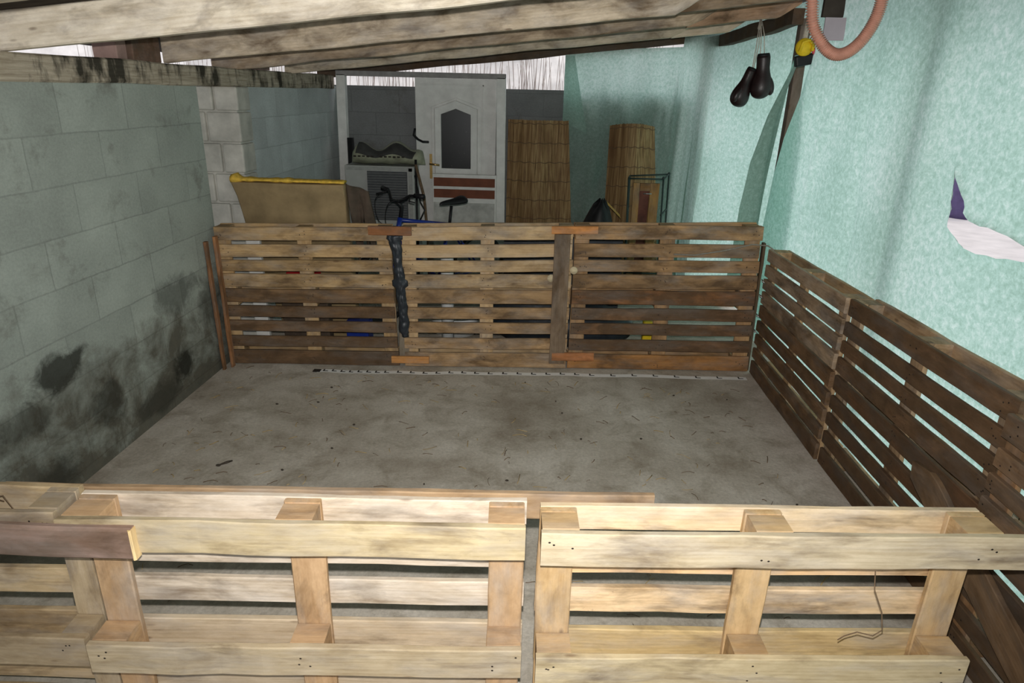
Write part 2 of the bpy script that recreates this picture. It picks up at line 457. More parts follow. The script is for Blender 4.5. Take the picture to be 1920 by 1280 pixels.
# roof timbers
rr = random.Random(11)
single('wall_plate', (-3.2, -2.43, 1.862), (7.15, -2.235, 1.975), 0, lambda a, b, c: Vector((b, a, c + .003*(a-2)*(c > 1.9))),
       'long mildewed timber beam lying on top of the grey block wall', 'beam', (.4, .33, .24), .2, rr, wob=.004, segs=50, cham=.008)
bpy.data.objects['wall_plate'].data.materials[0] = M['beam']
def rafter(y, xa, xb, col, dirt, label, dy=.055, hz=.15, dz=0, cat='rafter', group=None, cutend=True):
    def fn(x, yy, zz):
        zz2 = zz
        if cutend and x > xb - .14 and zz < .02: zz2 = zz + (x - (xb - .14)) * .55
        return Vector((x, yy, zr(x) + dz + zz2))
    return single('roof_rafter', (xa, y, 0), (xb, y + dy, hz), 0, fn, label, cat, col, dirt, rr, wob=.006, segs=40, cham=.006)
cw = srgb(226, 214, 192)
rafter(1.84, -2.30, 1.3, cw, .25, 'weathered roof rafter at the upper left corner, nearest to the camera')
rafter(2.83, -2.42, 1.3, srgb(240, 230, 212), .12, 'broad pale roof rafter, the lowest hanging at the top left')
rafter(4.03, -2.25, .79, srgb(222, 206, 184), .35, 'weathered roof rafter with a brown streak and a knot, end sawn over the gloves side')
rafter(4.10, .62, 1.70, srgb(170, 148, 122), .55, 'short rafter spliced behind the streaked rafter end', dz=.012)
rafter(4.96, -2.42, 1.055, srgb(196, 176, 152), .5, 'darker brown roof rafter behind the streaked one')
rafter(5.03, .88, 1.62, srgb(184, 150, 122), .35, 'short reddish splice timber above the boxing gloves', dz=.0)
rafter(6.02, -2.30, 1.10, srgb(214, 200, 178), .2, 'thin looking pale rafter second from the back wall')
rafter(6.09, .95, 1.55, srgb(225, 205, 182), .1, 'pale splice board ending in a point by the green sheet')
rafter(7.20, -2.42, 1.65, srgb(96, 84, 74), .6, 'dark eaves beam above the back wall', cutend=False)
single('roof_board', (-.9, 0, 0), (.9, .03, .10), 0, lambda a, b, c: Vector((.1 + a + 0*b, 6.35 + b + .25*a, zr(.1+a) + .05 + c)),
       'dark loose board slanting under the roof near the back', 'board', srgb(110, 92, 76), .6, rr)
single('prop_stick', (0, 0, 0), (.55, .02, .09), 0, lambda a, b, c: Vector((-2.05 + a, 1.62 + b + .3*a, zr(-2.0 + a) + .02 + c)),
       'small slanting plank under the roof at the top left edge', 'board', srgb(150, 120, 84), .4, rr)
mb = MB(); mb.box((-2.39, 3.62, 1.978), (-2.26, 3.71, 2.10)); thing(mb, 'brick', M['brick'], 'pink brick standing on the wall beam between two rafters', 'brick', bevel=.006)
mb = MB(); mb.box((-2.38, 3.73, 1.978), (-2.24, 4.00, 2.11)); o = thing(mb, 'wood_block', [WOOD], 'dark reddish wood block on the wall beam beside the pink brick', 'wood block', bevel=.006, color=(.19, .12, .09, .4))
mb = MB(); mb.box((-2.43, 5.4, 1.985), (-2.26, 5.6, 2.06)); thing(mb, 'brick', M['brick'], 'half hidden brick on the wall beam further back', 'brick', bevel=.006)

# ------------------------------------------------------------------ pallets
def bil(BL, BR, TL, TR, D, Wd=1.2):
    BL, BR, TL, TR, D = map(Vector, (BL, BR, TL, TR, D))
    def fn(s, d, t):
        u = s / Wd
        return (BL*(1-u) + BR*u) * (1-t) + (TL*(1-u) + TR*u) * t + D * d
    return fn
DECK9 = [(0, .108), (.136, .218), (.252, .332), (.357, .441), (.467, .566), (.578, .674), (.692, .772), (.791, .880), (.907, 1.0)]
SK9 = [(0, .10), (.43, .57), (.90, 1.0)]
DECK6 = [(0, .07), (.125, .25), (.312, .458), (.538, .65), (.715, .84), (.90, 1.0)]
SK6 = [(0, .125), (.345, .475), (.868, 1.0)]
def pallet(fn, deck, sk, label, group, cols, dirts, seed, flip=False, H=1.0, colshift=None, skcol=None, skx=(0, 0), block_w=.10, origin=None, deckcols=None):
    rnd = random.Random(seed)
    T = .144
    o0 = fn(.6, .072, 0)
    root = empty('wooden_pallet', (o0.x, o0.y, 0), label, 'pallet', group)
    dd = (lambda a, b: (T - b, T - a)) if flip else (lambda a, b: (a, b))
    xs = [(0, block_w), (.6 - block_w/2, .6 + block_w/2), (1.2 - block_w, 1.2)]
    n = len(deck)
    for i, (t0, t1) in enumerate(deck):
        f = i / (n - 1)
        c = cols[0] if f > .5 else cols[1]
        dt = dirts[0] * f + dirts[1] * (1 - f)
        k = rnd.uniform(.85, 1.12)
        if deckcols and i in deckcols: c, dt = deckcols[i]
        c = tuple(q * k for q in c)
        a, b = dd(0, .022)
        face = a if not flip else b
        nl = []
        for (x0, x1) in xs:
            for q in range(3):
                nl.append(((rnd.uniform(x0 + .015, x1 - .015), face, t0 + (t1 - t0) * rnd.uniform(.2, .8)), 1, -1 if not flip else 1))
        board('deck_board', (rnd.uniform(-.006, .006), a, t0 + .001), (1.2 + rnd.uniform(-.006, .006), b, t1 - .001), 0, fn, root, c, dt + rnd.uniform(-.1, .12), rnd, nails=nl)
    for (x0, x1) in xs:
        a, b = dd(.0225, .0435); k = rnd.uniform(.9, 1.1)
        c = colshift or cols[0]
        board('stringer_board', (x0 + .001, a, .002), (x1 - .001, b, .998), 2, fn, root, tuple(q*k for q in c), dirts[0] * .6, rnd)
    bs = []
    for (t0, t1) in sk:
        mid = (t0 + t1) / 2; hh = (.10 / H) if len(deck) == 6 else .09
        b0, b1 = (t0, min(1, t0 + max(hh, t1 - t0))) if t0 == 0 else ((max(t0, 1 - .13/H), 1) if t1 == 1 else (t0, t1))
        for (x0, x1) in xs:
            a, b = dd(.044, .1215); k = rnd.uniform(.85, 1.05)
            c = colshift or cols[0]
            board('block', (x0 + .003, a, b0 + .006), (x1 - .002, b, b1 - .004), 0, fn, root, tuple(q*k for q in c), dirts[0] * .5 + .05, rnd, segs=1, wob=.001)
    for j, (t0, t1) in enumerate(sk):
        a, b = dd(.122, .144); k = rnd.uniform(.9, 1.08)
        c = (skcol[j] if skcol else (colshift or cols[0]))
        face = b if not flip else a
        nl = []
        for (x0, x1) in xs:
            for q in range(3):
                nl.append(((rnd.uniform(x0 + .015, x1 - .015), face, t0 + (t1 - t0) * rnd.uniform(.2, .8)), 1, 1 if not flip else -1))
        ex = skx if j == 2 else (0, 0)
        board('skid_board', (-ex[0], a, t0 + .001), (1.2 + ex[1], b, t1 - .001), 0, fn, root, tuple(q*k for q in c), dirts[0] * .5, rnd, nails=nl, wob=.004)
    return root

NB = Vector((-.074, 1, 0)).normalized()
brn, dk, lt = srgb(182, 142, 98), srgb(140, 104, 72), srgb(196, 160, 116)
YB = lambda x: 4.46 + .0742 * x
def backp(xbl, xbr, xtl, xtr, hl, hr, **kw):
    return bil((xbl, YB(xbl), 0.004), (xbr, YB(xbr), 0.004), (xtl, YB(xtl), hl), (xtr, YB(xtr), hr), NB)
pallet(backp(-2.225, -1.03, -2.225, -1.055, .985, 1.005), DECK9, SK9,
       'brown wooden pallet standing on edge at the left end of the rear pen fence', 'rear pallet fence', [srgb(188, 158, 116), srgb(140, 110, 82)], [.25, .95], 21,
       deckcols={4: (srgb(150, 118, 84), .55)})
pallet(backp(-.985, .17, -.983, .175, 1.008, 1.042), DECK9, SK9,
       'cleanest light brown pallet in the middle of the rear pen fence', 'rear pallet fence', [srgb(196, 168, 130), srgb(182, 150, 112)], [.1, .55], 22)
pallet(backp(.185, 1.488, .185, 1.445, 1.045, 1.062), DECK9, SK9,
       'stained brown pallet at the right end of the rear pen fence', 'rear pallet fence', [srgb(184, 148, 108), srgb(142, 108, 80)], [.35, .95], 23,
       deckcols={4: (srgb(160, 110, 70), .75), 0: (srgb(166, 120, 74), .4)})

def rightp(y0, y1, x0, x1, h0, h1, tilt=0):
    return bil((x0, y0, .004), (x1, y1, .004), (x0 - tilt, y0, h0), (x1 - tilt, y1, h1), (1, 0, 0))
rd, rd2 = srgb(136, 110, 86), srgb(112, 82, 58)
DECKR = [(0, .100), (.136, .212), (.252, .326), (.357, .436), (.470, .560), (.578, .664), (.692, .762), (.791, .868), (.905, 1.0)]
pallet(rightp(4.55, 3.325, 1.50, 1.518, .915, .935), DECK9, SK9, 'greyish brown pallet of the right pen fence, nearest to the rear corner', 'right pallet fence',
       [srgb(176, 154, 130), srgb(138, 108, 80)], [.2, .8], 31, colshift=srgb(182, 152, 116))
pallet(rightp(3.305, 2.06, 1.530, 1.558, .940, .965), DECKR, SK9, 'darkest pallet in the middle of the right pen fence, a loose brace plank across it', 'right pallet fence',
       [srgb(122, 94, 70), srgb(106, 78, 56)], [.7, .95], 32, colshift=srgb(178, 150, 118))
pallet(rightp(2.04, .84, 1.515, 1.530, .93, .93), DECKR, SK9, 'dark pallet of the right pen fence nearest to the camera, mostly outside the picture', 'right pallet fence',
       [srgb(134, 108, 84), srgb(110, 84, 62)], [.5, .9], 33, colshift=srgb(150, 116, 84))

NF = Vector((-.06, 1, 0)).normalized()
def frontp(x0, y0, x1, y1, h0, h1):
    return bil((x0, y0, .004), (x1, y1, .004), (x0, y0, h0), (x1, y1, h1), NF)
def fcols(): return [srgb(222, 208, 190), srgb(212, 194, 168)]
pallet(frontp(-2.235, 1.36, -1.265, 1.405, .805, .81), DECK6, SK6, 'pale pallet at the left end of the front fence, partly outside the picture', 'front pallet fence',
       [srgb(200, 178, 142), srgb(194, 170, 134)], [.05, .1], 41, flip=True, H=.8, colshift=srgb(178, 160, 132))
pallet(frontp(-1.25, 1.389, -.025, 1.464, .80, .80), DECK6, SK6, 'pale cream pallet in the centre left of the front fence, standing on edge', 'front pallet fence',
       fcols(), [.05, .02], 42, flip=True, H=.8, colshift=srgb(196, 164, 128), skcol=[srgb(198, 180, 148), srgb(190, 174, 146), srgb(196, 180, 146)])
pallet(frontp(.017, 1.446, 1.25, 1.535, .80, .80), DECK6, SK6, 'pale cream pallet at the right of the front fence, rough grey top rail', 'front pallet fence',
       [srgb(224, 202, 168), srgb(218, 190, 146)], [.12, .05], 43, flip=True, H=.8, deckcols={4: (srgb(226, 190, 146), .1), 3: (srgb(224, 196, 158), .25), 2: (srgb(222, 196, 146), .1)}, colshift=srgb(198, 168, 126), skcol=[srgb(196, 178, 146), srgb(202, 186, 152), srgb(198, 184, 158)], skx=(0, .08))

# ------------------------------------------------------------------ battens, patches and props on the fences
rr = random.Random(5)
single('batten', (0, 0, 0), (1.86, .022, .085), 0, lambda a, b, c: Vector((-1.52 + a, 1.545 + .0655*a + b + (.012 if a > 1.4 else 0)*0, .703 + c + .0*a)),
       'long thin orange batten behind the top of the front fence', 'batten', srgb(172, 146, 116), .2, rr, segs=20)
def mould(a, b, c):
    return Vector((-2.20 + a, 1.312 + .0605*a + b, .698 + c + .008*sin(a*4)))
single('half_round_board', (0, 0, 0), (1.155, .027, .098), 0, mould,
       'dark greyish half round offcut board across the front of the left pallets', 'board', srgb(150, 126, 114), .35, rr, segs=16, cham=.012)
hb_ = bpy.data.objects['half_round_board']
q = board('sawn_end', (1.148, -.003, .003), (1.160, .027, .095), 2, mould, hb_, srgb(232, 204, 150), -.2, rr); q['label'] = 'fresh cream sawn end'
single('patch_board', (0, 0, 0), (.285, .02, .060), 0, lambda a, b, c: Vector((-1.195 + a, YB(-1.195+a) - .023 + b, .952 + c)),
       'reddish brown board nailed across the left joint of the rear fence', 'board', srgb(152, 102, 66), .25, rr)
single('patch_board', (0, 0, 0), (.31, .02, .052), 0, lambda a, b, c: Vector((.025 + a, YB(.025+a) - .023 + b, .985 + c + .02*a)),
       'orange board nailed across the right joint of the rear fence at the top', 'board', srgb(206, 142, 84), .0, rr)
single('patch_board', (0, 0, 0), (.265, .02, .052), 0, lambda a, b, c: Vector((-1.075 + a, YB(-1.075+a) - .026 + b, .035 + c)),
       'orange board across the left joint of the rear fence near the floor', 'board', srgb(200, 144, 88), .0, rr)
single('patch_board', (0, 0, 0), (.30, .02, .062), 0, lambda a, b, c: Vector((.065 + a, YB(.065+a) - .026 + b, .072 + c)),
       'reddish stained board across the right joint of the rear fence near the floor', 'board', srgb(184, 124, 82), .3, rr)
single('upright_board', (.05, 0, 0), (.985, .016, .108), 0, lambda a, b, c: Vector((.045 + c + .002*a, YB(.045+c) - .024 + b, a)),
       'weathered grey upright board covering the right joint of the rear fence', 'board', srgb(136, 118, 100), .4, rr)
single('upright_board', (.02, 0, 0), (.40, .018, .07), 0, lambda a, b, c: Vector((-1.03 + c + .03*a, YB(-1.0+c) + .008 + b, a)),
       'grey upright board low down in the left joint of the rear fence', 'board', srgb(136, 126, 112), .2, rr)
for i, (xb, xt, yy, zt, cc) in enumerate(((-2.235, -2.247, 4.18, .905, srgb(150, 108, 76)), (-2.20, -2.21, 4.235, .93, srgb(170, 122, 84)))):
    single('upright_board', (0, 0, 0), (zt, .02, .045 if i else .035), 0, lambda a, b, c, xb=xb, xt=xt, yy=yy, zt=zt: Vector((xb + (xt-xb)*a/zt + b, yy + c - .0*a, a)),
           ['narrow dark upright board squeezed against the block wall', 'narrow reddish upright board between wall and rear fence'][i], 'board', cc, .4, rr)
single('upright_board', (0, 0, 0), (.93, .022, .05), 0, lambda a, b, c: Vector((1.478 + .012 + b*.9, 4.60 + c + .05*a, a)),
       'dark upright strip closing the right rear corner of the pen', 'board', srgb(100, 84, 68), .7, rr)
# brace plank leaning on the right fence
def brace(a, b, c):
    p0 = Vector((1.468, 2.33, .50)); dr = Vector((0, -1.02, -.385)).normalized(); up = Vector((.10, .36, .93)).normalized()
    lenw = 1 - max(0, (.16 - a) / .16) * .55
    return p0 + dr*a + Vector((-1, 0, 0.1)).normalized()*b + up * (c * lenw)
single('brace_plank', (0, 0, 0), (1.15, .024, .15), 0, brace, 'rough dark plank sloping down across the right fence', 'plank', srgb(122, 98, 74), .55, rr, segs=24, wob=.006)
for (x, z, lab) in ((.035, .678, 'left lower of two round pale wood discs on the rear fence'), (.187, .741, 'round pale wood disc on the right joint of the rear fence')):
    mb = MB(); y = YB(x) - (.0 if x < .1 else .0)
    mb.tube([(x, y + .001 - .02*(x > .1), z), (x, y - .012 - .02*(x > .1), z)], .026, 20); mb.smooth = False
    thing(mb, 'wood_disc', M['plug'], lab, 'disc', 'round discs on the rear fence')
# dark plastic film stuffed in the joint
mb = MB()
prof = [(.03, .02), (.02, .055), (.05, .05), (.075, .05), (.06, .045), (.045, .04), (.03, .045), (.045, .055), (.06, .05), (.05, .045), (.02, .03)]
def film(u, v):
    z = .955 - .72*v
    k = v*(len(prof)-1); i = min(int(k), len(prof)-2); f = k - i
    wd = .050 + .022*mnoise.noise(Vector((v*6, 2, 3))) + (.03 if v < .05 or .42 < v < .50 else 0) - (.02 if v > .95 else 0)
    cx = -1.018 + .045*v + .012*mnoise.noise(Vector((v*8, 9, 1)))
    x = cx + (u-.5)*wd*1.25
    return Vector((x, YB(x) - .012 - .018*cos((u-.5)*pi) - .012*mnoise.noise(Vector((u*5, v*22, 0))), z))
mb.smooth = True; mb.grid(film, 10, 60)
thing(mb, 'plastic_film', M['dark_plastic'], 'crumpled dark plastic film stuffed in the left joint of the rear fence', 'plastic film', solid=.006)
# twine
mb = MB(); mb.tube([(.86, 4.50, .865), (1.0, 4.51, .862), (1.2, 4.515, .90), (1.38, 4.53, .945), (1.475, 4.50, .945), (1.50, 4.44, .93)], .005, 6)
thing(mb, 'twine', M['twine'], 'grey twine tied round the right rear corner of the pen', 'twine')
for (z, lab) in ((.70, 'top shiny screw hook in the right rear fence corner'), (.595, 'second shiny screw hook in the right rear fence corner'), (.455, 'third shiny screw hook down the right rear fence corner'), (.34, 'lowest shiny screw hook in the right rear fence corner')):
    mb = MB(); mb.tube([(1.480, 4.52, z), (1.470, 4.50, z + .012), (1.478, 4.485, z), (1.492, 4.48, z - .012)], .004, 8); mb.ball((1.476, 4.49, z), .008, 10, 6)
    thing(mb, 'screw_hook', M['steel'], lab, 'hook', 'screw hooks in the fence corner')

# ------------------------------------------------------------------ measuring tape on the floor
mb = MB(); pts = [(-1.573, 4.262), (-1.117, 4.285), (-.443, 4.345), (.32, 4.405), (1.45, 4.462)]
def tp(s):
    k = s*(len(pts)-1); i = min(int(k), len(pts)-2); f = k-i
    f2 = f
    x = pts[i][0]*(1-f2)+pts[i+1][0]*f2; y = pts[i][1]*(1-f2)+pts[i+1][1]*f2
    return Vector((x, y - .03 + .004*sin(s*31), .004 + .002*sin(s*47)))
def tapep(u, v): p = tp(u); return p + Vector((0, (v-.5)*.052, 0))
mb.grid(tapep, 160, 1)
mb.cur = 1; n = 30
for i in range(n):
    s_ = (i + .6) / n; p = tp(s_); z = .0015
    for (a, b, c, d) in ((0, -.004, .010, .026), (0, -.008, .036, .003)):
        mb.add([(p.x+a, p.y+b, p.z+z), (p.x+c, p.y+b, p.z+z), (p.x+c, p.y+d, p.z+z), (p.x+a, p.y+d, p.z+z)], [(0, 1, 2, 3)])
mb.cur = 0
tape = thing(mb, 'tape_measure', [plain('tape_white', (.93, .92, .90), .45, .03), M['ink']], 'long white measuring tape with black marks lying on the floor along the rear fence', 'tape measure')
mb = MB(); mb.box((tp(0).x - .03, tp(0).y - .02, .003), (tp(0).x + .02, tp(0).y + .02, .010))
q = mb.build('end_hook', M['ink'], tape, origin=ORG[tape.name]); q['label'] = 'black end hook'

# ------------------------------------------------------------------ straw, twigs and droppings on the floor
rr = random.Random(17)
def litter(n, mat, name, label, cat, col_r, long_):
    mb = MB()
    for i in range(n):
        x = rr.uniform(-2.1, 1.35); y = 1.8 + 2.45 * rr.random() ** .8
        a = rr.uniform(0, pi); L = rr.uniform(.015, long_); k = rr.uniform(-.5, .5)
        pts_ = []
        for q in range(4):
            f = q/3 - .5
            pts_.append((x + cos(a + k*f)*L*f, y + sin(a + k*f)*L*f + k*L*.3*f*f, .004 + .002*q % .006))
        mb.tube(pts_, col_r * rr.uniform(.6, 1.2), 4)
    return thing(mb, name, mat, label, cat)
tagd(litter(170, M['straw'], 'straw_litter', 'scattered bits of dry straw on the concrete pen floor', 'straw', .0022, .09), kind='stuff')
tagd(litter(130, M['twig'], 'twig_litter', 'scattered dark thin twigs on the concrete pen floor', 'twigs', .0020, .08), kind='stuff')
mb = MB()
for i in range(30):
    x = rr.uniform(-2.05, 1.3); y = 1.9 + 2.3 * rr.random()
    mb.ball((x, y, .005), (rr.uniform(.004, .010), rr.uniform(.003, .007), .005), 8, 5)
tagd(thing(mb, 'dropping_litter', M['dark_bit'], 'small dark crumbs strewn over the pen floor', 'crumbs'), kind='stuff')
mb = MB()
mb.ball((-1.668, 2.945, .008), (.014, .009, .006), 8, 5); mb.tube([(-1.665, 2.948, .008), (-1.635, 2.975, .010), (-1.618, 3.0, .006)], [.004, .008, .004], 6)
thing(mb, 'leaf_scrap', M['dark_bit'], 'largest dark curled leaf scrap on the floor near the left wall', 'leaf')
# tendrils
mb = MB(); mb.smooth = True
P0 = [(.905, 1.50, .70), (.90, 1.475, .66), (.925, 1.46, .60), (.935, 1.455, .545), (.915, 1.455, .525), (.875, 1.46, .53), (.85, 1.47, .505), (.835, 1.47, .49)]
mb.tube(P0, .0016, 5)
thing(mb, 'vine_tendril', M['twig'], 'thin dry tendril hanging on the right front pallet', 'tendril')
mb = MB(); mb.tube([(-1.47, 1.49, .775), (-1.49, 1.47, .80), (-1.44, 1.46, .815), (-1.40, 1.44, .79), (-1.46, 1.43, .765), (-1.475, 1.46, .77)], .0015, 5)
thing(mb, 'wire_loop', M['twig'], 'thin bent wire on the leftmost front pallet', 'wire')

# ------------------------------------------------------------------ green fleece walls
hole = [(3.036,1.600),(3.018,1.568),(2.984,1.548),(2.955,1.530),(2.929,1.511),(2.900,1.488),(2.888,1.463),(2.889,1.440),(2.860,1.428),(2.830,1.420),(2.800,1.416),(2.765,1.408),(2.72,1.410),(2.663,1.404),(2.60,1.402),(2.532,1.390),(2.467,1.377),(2.452,1.342),(2.50,1.325),(2.576,1.318),(2.63,1.308),(2.687,1.311),(2.75,1.303),(2.829,1.307),(2.865,1.318),(2.90,1.337),(2.94,1.352),(2.975,1.369),(2.985,1.39),(2.98,1.425),(2.995,1.47),(3.009,1.534)]
hole = [(a + .004*sin(i*5.1), b + .003*cos(i*7.3)) for i, (a, b) in enumerate(hole)]
def nedge(z): # near edge of the sheet by the post
    pts_ = [(0, 5.40), (.914, 5.36), (1.326, 5.30), (1.60, 5.20), (1.89, 4.974), (2.154, 4.858), (2.6, 4.75)]
    for (a, b), (c, d) in zip(pts_, pts_[1:]):
        if a <= z <= c: return b + (d-b)*(z-a)/(c-a)
    return 4.75
def nearx(y, z):
    x = 1.745 + .012*sin(y*3.1 + z*1.2) + .006*sin(y*9 + z*3)
    e = nedge(z) - y
    if e < .9: x -= .05 * math.exp(-((e-.05)/.22)**2) + .028 * math.exp(-((e - .62 + .10*(z-1.2))/.035)**2)
    x += .014*math.exp(-((y - 4.02 - .10*(z-1.5))/.045)**2) - .012*math.exp(-((y - 3.3)/.06)**2)
    return x
vs2, NYg, NZg = [], 150, 74
Z0, Z1 = .02, 2.56
for j in range(NZg + 1):
    z = Z0 + (Z1 - Z0)*j/NZg
    for i in range(NYg + 1):
        y = .2 + (nedge(z) - .2)*i/NYg
        if 2.40 < y < 3.08 and 1.28 < z < 1.62: continue
        vs2.append(Vector((y, z)))
for a in range(46):
    for b in range(24):
        vs2.append(Vector((2.40 + .68*a/45 + .002*sin(a*b), 1.28 + .34*b/23)))
n0 = len(vs2); vs2 += [Vector(h) for h in hole]
edges = [(n0 + i, n0 + (i+1) % len(hole)) for i in range(len(hole))]
vo, eo, fo, *_ = delaunay_2d_cdt(vs2, edges, [], 0, 1e-5)
def inpoly(p, poly):
    c = False; j = len(poly) - 1
    for i in range(len(poly)):
        if (poly[i][1] > p[1]) != (poly[j][1] > p[1]) and p[0] < (poly[j][0]-poly[i][0])*(p[1]-poly[i][1])/(poly[j][1]-poly[i][1]) + poly[i][0]: c = not c
        j = i
    return c
mb = MB(); fs = []
for f in fo:
    c = sum((vo[i] for i in f), Vector((0, 0))) / len(f)
    if inpoly(c, hole) or c.x > nedge(c.y) + .001: continue
    fs.append(tuple(f))
def nz_(p):                     # torn rim curls a little towards the viewer
    d = min((Vector(h) - p).length for h in hole)
    return -.012*math.exp(-(d/.02)**2)
mb.smooth = True
mb.add([Vector((nearx(p.x, p.y) + (nz_(p) if 2.3 < p.x < 3.2 and 1.2 < p.y < 1.7 else 0), p.x, p.y)) for p in vo], fs, [Vector((p.x, p.y, 0)) for p in vo])
near = thing(mb, 'fleece_sheet', FLEECE, 'big torn green fleece sheet forming the right side wall', 'fabric sheet')
# second sheet: starts behind the near one, runs to the rear corner and along the block wall
path = [(1.80, 4.92), (1.83, 5.08), (1.88, 5.3), (1.885, 5.6), (1.73, 6.1), (1.60, 6.6), (1.48, 7.0), (1.38, 7.14), (1.15, 7.19), (.8, 7.18), (.45, 7.18), (.10, 7.16)]
def pathp(s):
    k = s*(len(path)-1); i = min(int(k), len(path)-2); f = k-i
    g = lambda q: Vector(path[max(0, min(len(path)-1, q))])
    p0, p1, p2, p3 = g(i-1), g(i), g(i+1), g(i+2)
    return .5*((2*p1) + (p2-p0)*f + (2*p0-5*p1+4*p2-p3)*f*f + (-p0+3*p1-3*p2+p3)*f**3)
def far(u, v):
    p = pathp(u); q = pathp(min(1, u + .01)) - pathp(max(0, u - .01)); nn = Vector((q.y, -q.x)).normalized()
    z = .05 + v*(zr(p.x) + .09)
    if p.x < 1.25: z = .05 + v*(min(zr(p.x) - .0, 2.26 + .05*p.x) - .05)
    fold = .022*sin(u*70 + v*1.5) + .014*sin(u*151 + v*4) + .016*mnoise.noise(Vector((u*18, v*5, 1)))
    amp = (1.1 - .95*v) * (1.0 if u > .5 else .55)
    d = fold*amp
    if u > .70:   # gathered and hanging loose above the reed mats
        d += .05*(1-v)*sin((u-.7)*26 + v*3)
        d += (.11*abs(mnoise.noise(Vector((u*16 + v*3, v*3.5 - u*9, 4)))) - .03)*(1-v)**.6
    return Vector((p.x + nn.x*d, p.y - nn.y*d, z))
mb = MB(); mb.smooth = True; mb.grid(far, 240, 60, lambda u, v: Vector((u*5.2, v*2.4, 7)))
thing(mb, 'fleece_sheet', FLEECE, 'green fleece sheet hanging across the rear right corner behind the reed mats', 'fabric sheet')
# loose flap curling off beside the post
def px_flap(u, v):
    z = .55 + 1.60*v
    left = [(0, 1.40, 5.12), (.35, 1.40, 5.08), (.55, 1.43, 5.05), (.75, 1.50, 5.0), (1.0, 1.635, 4.93)]
    for (a, x0, y0), (b, x1, y1) in zip(left, left[1:]):
        if a <= v <= b: f = (v-a)/(b-a); L = Vector((x0+(x1-x0)*f, y0+(y1-y0)*f, z)); break
    rx_ = 1.60 + .07*v**1.5
    Rr = Vector((rx_, 5.18 + .02*v, z))
    p = L.lerp(Rr, u)
    p.y -= .05*sin(u*pi)*(1-.5*v); p.x += .012*sin(u*9 + v*5)
    return p
mb = MB(); mb.smooth = True; mb.grid(px_flap, 16, 40, lambda u, v: Vector((u*.3 + 30, v*1.6, 3)))
thing(mb, 'fleece_flap', FLEECE, 'loose grey green fleece flap curling beside the post, in front of the lit sheet', 'fabric sheet')
# small folded corner at the far end
mb = MB(); mb.smooth = True
def fcorner(u, v):
    z = 1.60 + .62*v
    return Vector((.10 + u*(.09 + .16*(1-v)), 7.12 - .035*sin(u*pi), z - .10*u*(1-v)))
mb.grid(fcorner, 8, 14, lambda u, v: Vector((u*.3 + 12, v, 3)))
thing(mb, 'fleece_corner', FLEECE, 'folded over corner of green fleece at the left end of the rear sheet', 'fabric sheet')
# posts
rr = random.Random(9)
single('corner_post', (0, 0, 0), (2.42, .075, .08), 0, lambda a, b, c: Vector((1.775 + b, 5.46 + c, a)), 'dull pinkish brown wooden post between the two green sheets', 'post', srgb(126, 108, 100), .2, rr)
single('corner_post', (0, 0, 0), (2.40, .13, .13), 0, lambda a, b, c: Vector((1.54 + b, 7.06 + c, a)), 'wooden post behind the green sheet in the rear right corner', 'post', srgb(140, 120, 100), .3, rr)
single('corner_post', (0, 0, 0), (2.42, .09, .09), 0, lambda a, b, c: Vector((1.88 + b, 3.45 + c, a)), 'outside post showing faintly through the near green sheet', 'post', srgb(140, 120, 100), .3, rr)

# ------------------------------------------------------------------ hanging things at the upper right
def glove(name, cuff, tip, thumb_dir, label):
    cuff, tip = Vector(cuff), Vector(tip)
    ax = (tip - cuff); L = ax.length; ax.normalize()
    side = Vector(thumb_dir); side = (side - ax*side.dot(ax)).normalized(); nrm = ax.cross(side)
    root = empty(name, cuff, label, 'boxing glove', 'pair of boxing gloves')
    prof = [(0, .038, .030), (.03, .041, .033), (.30, .037, .031), (.42, .044, .038), (.58, .058, .050), (.74, .066, .058), (.88, .058, .052), (.96, .040, .036), (1.0, .012, .012)]
    mb = MB(); rings = []
    for (t, a, b) in prof:
        c = cuff + ax*(t*L) - side*(.018*max(0, t-.35)); a *= 1.12; b *= 1.12
        rings.append([c + side*cos(2*pi*k/18)*a + nrm*sin(2*pi*k/18)*b for k in range(18)])
    mb.smooth = True; mb.loft(rings)
    mb.build('glove_body', M['leather'], root, subsurf=1)
    mb = MB(); p = [cuff + ax*(L*t) + side*s_ for t, s_ in ((.46, .026), (.58, .044), (.72, .056), (.86, .056), (.93, .046))]
    mb.tube(p, [.016, .023, .024, .021, .010], 12); mb.build('thumb', M['leather'], root, subsurf=1)
    mb = MB(); mb.smooth = True
    rings = []
    for t, a in ((-.012, .036), (0, .041), (.045, .042), (.06, .037)):
        c = cuff + ax*t; rings.append([c + side*cos(2*pi*k/18)*a + nrm*sin(2*pi*k/18)*a*.82 for k in range(18)])
    mb.loft(rings); mb.build('cuff', M['black'], root)
    return root
glove('boxing_glove', (1.318, 4.90, 2.045), (1.235, 4.90, 1.815), (-.55, -.75, .1), 'left lower dark boxing glove hanging on a string')
glove('boxing_glove', (1.372, 4.87, 2.135), (1.398, 4.87, 1.865), (1, -.35, 0), 'right upper dark boxing glove hanging on a string')
mb = MB()
mb.tube([(1.318, 4.90, 2.06), (1.33, 4.92, 2.20), (1.345, 4.98, 2.36)], .003, 6)
mb.tube([(1.325, 4.90, 2.05), (1.345, 4.92, 2.20), (1.35, 4.98, 2.36)], .003, 6)
mb.tube([(1.352, 4.88, 2.14), (1.352, 4.92, 2.26), (1.352, 4.98, 2.36)], .003, 6)
mb.tube([(1.378, 4.88, 2.14), (1.372, 4.92, 2.26), (1.356, 4.98, 2.36)], .003, 6)
mb.tube([(1.346, 4.975, 2.30), (1.352, 4.98, 2.325), (1.352, 4.99, 2.36)], [.010, .012, .005], 8)
